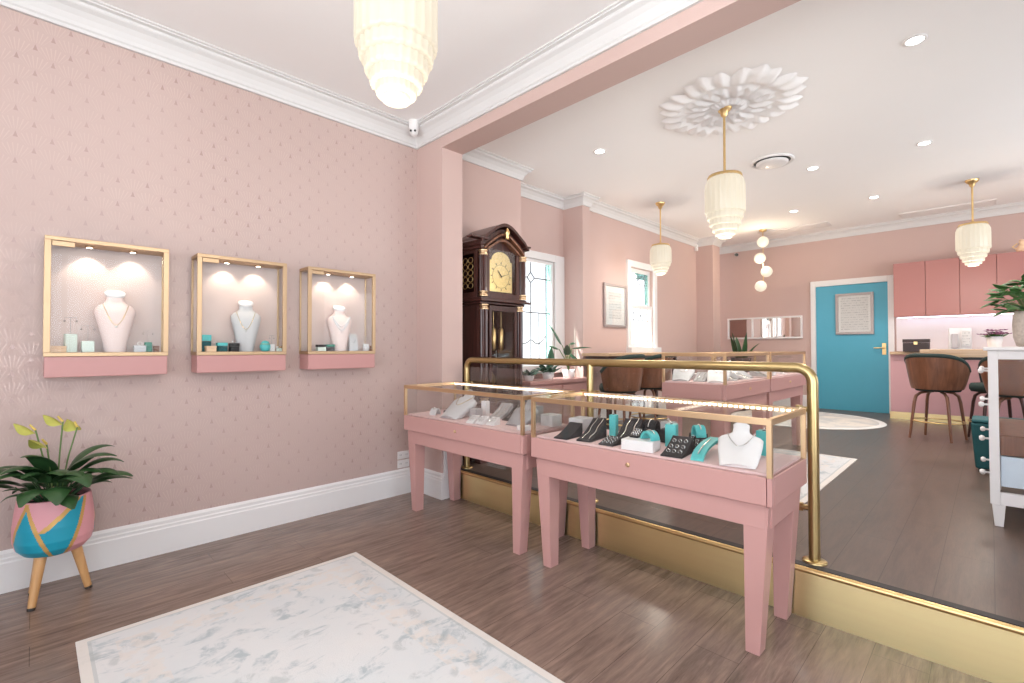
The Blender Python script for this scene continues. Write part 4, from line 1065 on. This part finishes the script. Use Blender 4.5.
for i in range(16):
    a = i * 2.4; L = rnd.uniform(.10, .20); m.leaf((0, 0, .05), a, L, L * .32, rnd.uniform(.3, 1.2), rnd.uniform(-1., .2), n=8)
m.build('leaves', 'leaf2', t)

# ------------------------------------------------------------------ pictures and mirror
def framed(name, label, cat, loc, axis, w, h, fr, fmat, inner, th=.03, mat2='paper'):
    t = thing(name, label, cat, loc, 0 if axis == 'y' else -PI / 2)
    m = MB()
    m.box(-w / 2, w / 2, -th, 0, 0, fr); m.box(-w / 2, w / 2, -th, 0, h - fr, h); m.box(-w / 2, -w / 2 + fr, -th, 0, fr, h - fr); m.box(w / 2 - fr, w / 2, -th, 0, fr, h - fr)
    m.build('frame', fmat, t, .004)
    o = bx(-w / 2 + fr, w / 2 - fr, -.012, -.004, -h / 2 + fr, h / 2 - fr).build('mount', 'trim', t); o.location = (0, 0, h / 2)
    o = bx(-w / 2 + fr + inner, w / 2 - fr - inner, -.0135, -.0125, -h / 2 + fr + inner, h / 2 - fr - inner).build('print', mat2, t); o.location = (0, 0, h / 2)
    bx(-w / 2 + fr, w / 2 - fr, -.021, -.019, fr, h - fr).build('pane', 'glass', t)
    return t
framed('picture_frame', 'grey framed print on the pink wall left of the sash window', 'picture frame', (5.765, 3.729, 1.55), 'y', .56, .605, .035, 'frame_silver', .085)
framed('picture_frame', 'pewter framed certificate hanging on the blue door', 'picture frame', (XB - .001, 1.552, 1.475), 'x', .51, .67, .04, 'frame_silver', .03)
t = thing('wall_mirror', 'long white framed mirror of three panes on the back wall', 'mirror', (XB, 2.92, 1.425))
m = MB(); w_, h_ = .63, .395
m.box(-.035, 0, -w_, w_, 0, .03); m.box(-.035, 0, -w_, w_, h_ - .03, h_)
for y in (-w_, -.245, .17, w_ - .03): m.box(-.035, 0, y, y + .03, .03, h_ - .03)
m.build('frame', 'trim', t, .004)
for a, b in ((-w_ + .03, -.245), (-.215, .17), (.20, w_ - .03)): bx(-.018, -.010, a, b, .03, h_ - .03).build('mirror_pane', 'mirror', t)

# ------------------------------------------------------------------ bar table and stools
def stool(loc, rz, label, body='walnut', legm='walnut'):
    """bar stool, seat faces local +x, bent-wood shell at the back"""
    t = thing('bar_stool', label, 'bar stool', loc, rz, 'walnut bar stools')
    zs, zt = .58, .93
    def shell(u, v, off):
        a = PI + (u - .5) * 2 * math.radians(104); k = abs(u - .5) * 2
        z0 = zs - .02 + .0 * k; top = zt - .17 * k ** 3; z = z0 + (top - z0) * v
        r = .222 + .055 * v ** .8 - off
        return (r * math.cos(a), r * 1.0 * math.sin(a), z)
    N, Mv = 28, 8
    m = MB(); m.grid(lambda u, v: shell(u, v, 0), N, Mv); m.grid(lambda u, v: shell(1 - u, v, .014), N, Mv)
    m.build('shell_back', body, t)
    m = MB(); m.grid(lambda u, v: shell(1 - u, v, .018), N, Mv); m.grid(lambda u, v: shell(u, v, .045), N, Mv)
    pts = [shell(i / N, 1, .02) for i in range(N + 1)]; m.tube([(x, y, z + .002) for x, y, z in pts], .026, 10); m.build('back_cushion', 'velvet', t)
    m = MB(); m.lathe([(.05, zs - .05), (.19, zs - .045), (.205, zs - .02), (.205, zs + .02), (.19, zs + .045), (.05, zs + .055)], (.02, 0, 0), 32); m.build('seat', 'velvet', t)
    for a in (45, 135, 225, 315):
        d = Vector((math.cos(math.radians(a)), math.sin(math.radians(a)), 0))
        m = MB(); m.tube([d * .08 + Vector((0, 0, zs - .055)), d * .15 + Vector((0, 0, zs - .065)), d * .195 + Vector((0, 0, zs - .10)), d * .212 + Vector((0, 0, zs - .17)), d * .262 + Vector((0, 0, 0))], [.012, .014, .016, .016, .012], 10); m.build('leg', legm, t)
    m = MB(); m.tube([(.232 * math.cos(q), .232 * math.sin(q), .20) for q in [2 * PI * i / 40 for i in range(41)]], .008, 8); m.build('foot_ring', 'gold', t)
    return t
stool((7.16, .43, PZ), -.3, 'walnut backed bar stool at the oak counter, fully in view left of the white chest')
stool((7.46, -.045, PZ), 1.9, 'dark upholstered bar stool turned sideways, half hidden behind the white chest', 'velvet', 'mahogany')
stool((6.85, -.19, PZ), .0, 'walnut bar stool seen through the white chest at the right edge')
stool((4.62, 2.93, PZ), PI * .5, 'brown backed bar stool at the window bar table, nearer the clock')
stool((5.28, 2.93, PZ), PI * .5, 'brown backed bar stool at the window bar table, nearer the display tables')
t = thing('bar_table', 'high bar table with thin brown top below the far sash window', 'bar table', (5.78, 3.42, PZ))
m = bx(-.93, .93, -.20, .20, .925, .962); m.build('top', 'oak', t, .004); bx(-.88, .88, -.17, .17, .885, .925).build('apron', 'mahogany', t)
for sx in (-1, 1):
    for sy in (-1, 1): bx(sx * .85 - .025, sx * .85 + .025, sy * .15 - .025, sy * .15 + .025, 0, .885).build('leg', 'mahogany', t, .003)
# snake plant behind the rear tables
t = thing('potted_plant', 'dark upright sword leaved plant below the mirror', 'potted plant', (8.30, 2.93, PZ + .0))
m = MB(); m.lathe([(.10, 0), (.11, .01), (.15, .86), (.14, .86), (.135, .83)], n=28); m.build('pot', 'charcoal', t)
m = MB(); m.lathe([(.001, .83), (.137, .83)], n=24, caps=False); m.build('soil', 'soil', t)
m = MB()
for az, L, wd, e0, e1, bxo in ((2.2, .56, .10, 1.45, 1.15, .02), (2.6, .50, .09, 1.3, 1.05, .04), (-.9, .55, .10, 1.5, 1.35, .03), (-.8, .46, .07, 1.15, .35, .05), (-2., .5, .09, 1.45, 1.3, .03), (.8, .48, .09, 1.4, 1.1, .03)):
    m.leaf((bxo * math.cos(az), bxo * math.sin(az), .82), az, L * .86, wd * 1.3, e0, e1, fold=.2, n=10)
m.build('leaves', 'leaf', t)

# ------------------------------------------------------------------ rear counter and wall cabinets
t = thing('counter', 'pink counter with oak top and gold kick board along the back wall', 'counter', (8.05, 1.035, PZ))
Ln = 1.02 - YR - .02
bx(.78, 1.30, -Ln, 0, .10, .905).build('front_panel', 'counter_pink', t, .003)
bx(.76, .78, -Ln, .01, 0, .10).build('kick_board', 'riser', t); bx(.78, 1.30, -Ln, 0, 0, .10).build('plinth', 'cab_pink', t)
bx(.72, 1.345, -Ln, .0, .925, .965).build('worktop', 'oak', t, .004); bx(.78, 1.30, -Ln, 0, .905, .925).build('top_rail', 'counter_pink', t)
t = thing('bar_bench', 'thick oak bar top with a dark slab for the shade beneath it, in front of the pink counter', 'bar table', (7.75, .62, PZ))
bx(0, .55, -2.6, 0, .905, 1.0).build('top', 'oak', t, .005)
bx(.03, .52, -2.55, -.03, .875, .905).build('frame', 'dark', t)  # dark slab put in for the shade under the bar top
for xx in (.05, .46):
    bx(xx, xx + .04, -2.5, -2.46, 0, .875).build('leg', 'dark', t)
    bx(xx, xx + .04, -1.35, -1.31, 0, .875).build('leg', 'dark', t)
struct('trim_8', bx(XB - .02, XB - .002, YR + .02, 1.02, 1.205, 1.72), 'splash')
ks = ['first pink wall cabinet, beside the blue door', 'second pink wall cabinet counted from the blue door', 'third pink wall cabinet from the door, behind the right hand pendant', 'fourth pink wall cabinet from the door, above the leafy vase plant']
for i in range(8):
    y1 = 1.01 - .36 * i; 
    if i >= 4: break
    lb = ks[i] if i < 4 else ('fifth' if i == 4 else 'sixth') + ' pink wall cabinet from the door, beyond the right edge of the photo'
    t = thing('wall_cabinet', lb, 'wall cabinet', (9.02, y1, 1.725), 0, 'pink wall cabinets')
    bx(.02, .378, -.359, -.001, 0, .775).build('body', 'cab_pink', t); bx(0, .018, -.3575, -.0025, -.012, .775).build('door', 'cab_pink', t, .002)
t = thing('led_strip_light', 'cool white light strip under the pink wall cabinets', 'light', (9.30, 1.0, 1.708))
bx(-.012, .012, -2.2, 0, .006, .016).build('channel', 'trim', t); bx(-.01, .01, -2.19, -.01, 0, .0055).build('diffuser', 'led_cool', t)
zc = PZ + .965
t = thing('storage_box', 'dark brown leather box on the oak counter', 'box', (8.75, .735, zc + .0005))
bx(-.09, .09, -.14, .14, 0, .125).build('body', 'brown_box', t, .004); bx(-.093, .093, -.143, .143, .128, .175).build('lid', 'brown_box', t, .004); bx(-.1, -.0935, -.02, .02, .10, .14).build('clasp', 'gold', t)
t = thing('photo_block', 'curved white acrylic photo stand on the oak counter', 'photo stand', (8.8, .285, zc + .0005))
m = MB(); m.prism([(-.11, .0), (-.02, -.02), (.0, -.015), (.11, -.05), (.12, -.02), (.0, .02), (-.105, .03)], 'z', 0, .32)
m.v = [(y, x, z) for x, y, z in m.v]; m.f = [f[::-1] for f in m.f]; m.build('stand', 'white', t, .004)
m = MB(); m.box(-.054, -.049, -.095, -.02, .08, .28); m.build('picture', 'paper', t)
m = MB(); m.box(-.060, -.050, .02, .085, .05, .24); m.build('picture', 'frame_silver', t)
t = thing('flower_pot', 'small white pot of mauve flowers on the oak counter', 'flower pot', (8.02, -.035, PZ + 1.0005))
m = MB(); m.lathe([(.05, 0), (.055, .005), (.072, .15), (.064, .15), (.06, .13)], n=28); m.build('pot', 'white', t)
m = MB(); f2 = MB(); rnd = random.Random(9)
for i in range(26):
    a = i * 2.4; L = rnd.uniform(.07, .15); m.leaf((0, 0, .12), a, L, .04, rnd.uniform(.4, 1.3), rnd.uniform(-.3, .6), n=6)
    e = (.13 * math.cos(a) * rnd.uniform(.3, 1), .13 * math.sin(a) * rnd.uniform(.3, 1), .17 + rnd.uniform(0, .06))
    for k in range(5): f2.leaf(e, k * 1.257 + i, .04, .03, .5, -.1, n=4)
m.build('leaves', 'leaf3', t); f2.build('flowers', 'purple', t)
t = thing('ornament', 'small cream ornament on top of the pink wall cabinets at the right edge', 'ornament', (9.12, -.305, 2.5005))
m = MB(); m.lathe([(.035, 0), (.05, .01), (.055, .05), (.03, .09), (.022, .11), (.03, .14), (.02, .165), (.004, .17)], n=20); m.build('body', 'peach', t)
m = MB(); m.tube([(.0, .05, .05), (0, .085, .08), (0, .04, .12)], .007, 8); m.build('handle', 'gold', t)

# teal ottoman
t = thing('ottoman', 'deep teal block shaped seat behind the white chest', 'ottoman', (5.62, .0, PZ))
m = MB(); m.hexa([(-.15, -.17, .03), (.17, -.17, .03), (.17, .10, .03), (-.15, .10, .03), (-.17, -.2, .40), (.19, -.2, .40), (.19, .125, .40), (-.17, .125, .40)]); m.build('body', 'teal_deep', t, .015, 3)
m = bx(-.165, .185, -.195, .12, .402, .43); m.build('seat_pad', 'teal_deep', t, .014, 3)
for sx in (-.12, .14):
    for sy in (-.14, .07): 
        m = MB(); m.lathe([(.012, 0), (.016, .03)], (sx, sy, 0), 12); m.build('foot', 'black', t)

# ------------------------------------------------------------------ white chest with glass sides at right
t = thing('drawer_chest', 'white painted chest with glass panelled side and crystal knobs at the right edge', 'chest', (3.88, .013, PZ))
Lx, Ly, z0, z1 = 1.05, .52, .125, 1.0
m = MB(); p = .042
for xx in (0, Lx - p):
    for yy in (-p, -Ly): m.box(xx, xx + p, yy, yy + p, z0, z1)
for xx in (0, Lx - p): m.box(xx + .004, xx + p - .004, -Ly + p, -p, z0, z0 + .07); m.box(xx + .004, xx + p - .004, -Ly + p, -p, z1 - .05, z1)
for yy in (-p, -Ly): m.box(p, Lx - p, yy + .004, yy + p - .004, z0, z0 + .05); m.box(p, Lx - p, yy + .004, yy + p - .004, z1 - .03, z1)
m.build('frame', 'paint_white', t, .003)
bx(-.02, Lx + .02, -Ly - .02, .018, z1, z1 + .022).build('top', 'paint_white', t, .005)
for xx in (.03, Lx - .03):
    for yy in (-.035, -Ly + .035):
        m = MB(); m.hexa([(xx - .018, yy - .018, 0), (xx + .018, yy - .018, 0), (xx + .018, yy + .018, 0), (xx - .018, yy + .018, 0), (xx - .028, yy - .028, z0), (xx + .028, yy - .028, z0), (xx + .028, yy + .028, z0), (xx - .028, yy + .028, z0)]); m.build('leg', 'paint_white', t, .003)
for xx in (.018, Lx - .023): bx(xx, xx + .005, -Ly + p, -p, z0 + .07, z1 - .05).build('side_pane', 'chest_glass', t)
bx(.05, Lx - .05, -Ly + .01, -.045, .40, .515).build('tray', 'walnut', t, .003, label='brown wooden drawer box')
bx(.05, Lx - .05, -Ly + .01, -.045, .222, .395).build('tray', 'steel_blue', t, .003, label='pale blue drawer box')
for k in range(4):
    zz = .20 + k * .205
    dq = MB(); x0_, x1_ = p + .004, Lx - p - .004; dq.box(x0_, x1_, -.022, -.004, zz, zz + .022); dq.box(x0_, x1_, -.022, -.004, zz + .165, zz + .19); dq.box(x0_, x0_ + .03, -.022, -.004, zz + .022, zz + .165); dq.box(x1_ - .03, x1_, -.022, -.004, zz + .022, zz + .165)
    dd = dq.build('drawer', 'paint_white', t)
    bx(x0_ + .03, x1_ - .03, -.016, -.011, zz + .022, zz + .165).build('drawer_pane', 'chest_glass', dd)
    for xx in (.22, .68):
        m = MB(); m.tube([(xx, -.008, zz + .062 + .0), (xx, .018, zz + .062), (xx, .022, zz + .062), (xx, .034, zz + .062), (xx, .044, zz + .062)], [.006, .006, .014, .018, .010], 12); m.build('knob', 'crystal', dd, label='round crystal knob')
t = thing('potted_plant', 'leafy green plant in speckled stone vase on the white chest', 'potted plant', (4.22, -.172, PZ + 1.0225))
m = MB(); m.lathe([(.05, 0), (.062, .006), (.075, .06), (.078, .13), (.074, .19), (.066, .215), (.06, .215), (.058, .19)], n=32); m.build('vase', 'stone', t)
m = MB(); rnd = random.Random(21); st = MB()
for i in range(84):
    a = i * 2.4 + rnd.uniform(-.3, .3); rr_ = rnd.uniform(.02, .13); z = .22 + rnd.uniform(.0, .21) * (1 - rr_ * 3); L = rnd.uniform(.07, .12)
    b = (rr_ * math.cos(a), rr_ * math.sin(a), z); m.leaf(b, a, L, L * .62, rnd.uniform(-.2, .9), rnd.uniform(-1.2, .1), n=6, fold=.2)
    st.tube([(0, 0, .17), (b[0] * .5, b[1] * .5, .2 + (z - .2) * .6), b], .0022, 5)
m.build('leaves', 'leaf3', t); st.build('stem', 'stem', t)

# ------------------------------------------------------------------ light
wd = D.worlds.new('daylight'); sc.world = wd; wd.use_nodes = True
bg = wd.node_tree.nodes['Background']; gw = G(wd.node_tree)
zz = gw.xyz(gw.coord(kind='Generated'))[2]                       # pale sky above, lower half brightened to lift the ceilings
wd.node_tree.links.new(gw.ramp(gw.m('ADD', gw.m('MULTIPLY', zz, .5), .5), [(.40, (1., .985, .97)), (.56, (.47, .48, .50))]), bg.inputs[0])
bg.inputs[1].default_value = 8.6
def portal(loc, rot, sx, sy):
    l = D.lights.new('daylight_portal', 'AREA'); l.shape = 'RECTANGLE'; l.size = sx; l.size_y = sy; l.cycles.is_portal = True
    o = D.objects.new('daylight_portal', l); COL.objects.link(o); o.location = loc; o.rotation_euler = rot
portal((XF - .2, -.2, 1.6), (0, -PI / 2, 0), 2.3, 4.4)
portal((-.3, YR - .2, 1.6), (PI / 2, 0, 0), 3.8, 2.4)
portal((6.3, YR - .2, 1.8), (PI / 2, 0, 0), 3.8, 1.6)
portal((4.325, 4.12, 1.7), (-PI / 2, 0, 0), .8, 1.3)
portal((6.51, 3.9, 1.86), (-PI / 2, 0, 0), .7, 1.2)
sun = D.lights.new('sun', 'SUN'); sun.energy = 45; sun.angle = math.radians(.6); sun.color = (1, .95, .88)
so = D.objects.new('sun', sun); COL.objects.link(so)
so.rotation_euler = Vector((.40, -.32, -.86)).to_track_quat('-Z', 'Y').to_euler()

# ------------------------------------------------------------------ camera
cam = D.cameras.new('camera'); co = D.objects.new('camera', cam); COL.objects.link(co)
F = 478.5; cam.sensor_width = 36; cam.sensor_fit = 'HORIZONTAL'; cam.lens = F / 1024 * 36; cam.clip_start = .05
P_, Y_, R_ = math.radians(.9), math.radians(45), math.radians(.12)
f0 = Vector((math.cos(Y_), math.sin(Y_), 0)); r0 = Vector((math.sin(Y_), -math.cos(Y_), 0)); u0 = Vector((0, 0, 1))
fw = f0 * math.cos(P_) + u0 * math.sin(P_); up = u0 * math.cos(P_) - f0 * math.sin(P_)
R = r0 * math.cos(R_) - up * math.sin(R_); U = up * math.cos(R_) + r0 * math.sin(R_)
mw = Matrix((R, U, -fw)).transposed().to_4x4(); mw.translation = (0, 0, 1.25); co.matrix_world = mw
sc.camera = co
vs_ = sc.view_settings; vs_.view_transform = 'Standard'; vs_.look = 'None'; vs_.gamma = 1; vs_.use_curve_mapping = False; vs_.exposure = 0.45
sc.cycles.use_denoising = True
sc.cycles.max_bounces = 10; sc.cycles.diffuse_bounces = 5; sc.cycles.glossy_bounces = 5; sc.cycles.transmission_bounces = 6; sc.cycles.transparent_max_bounces = 32
sc.cycles.sample_clamp_indirect = 6; sc.cycles.caustics_reflective = False; sc.cycles.caustics_refractive = False
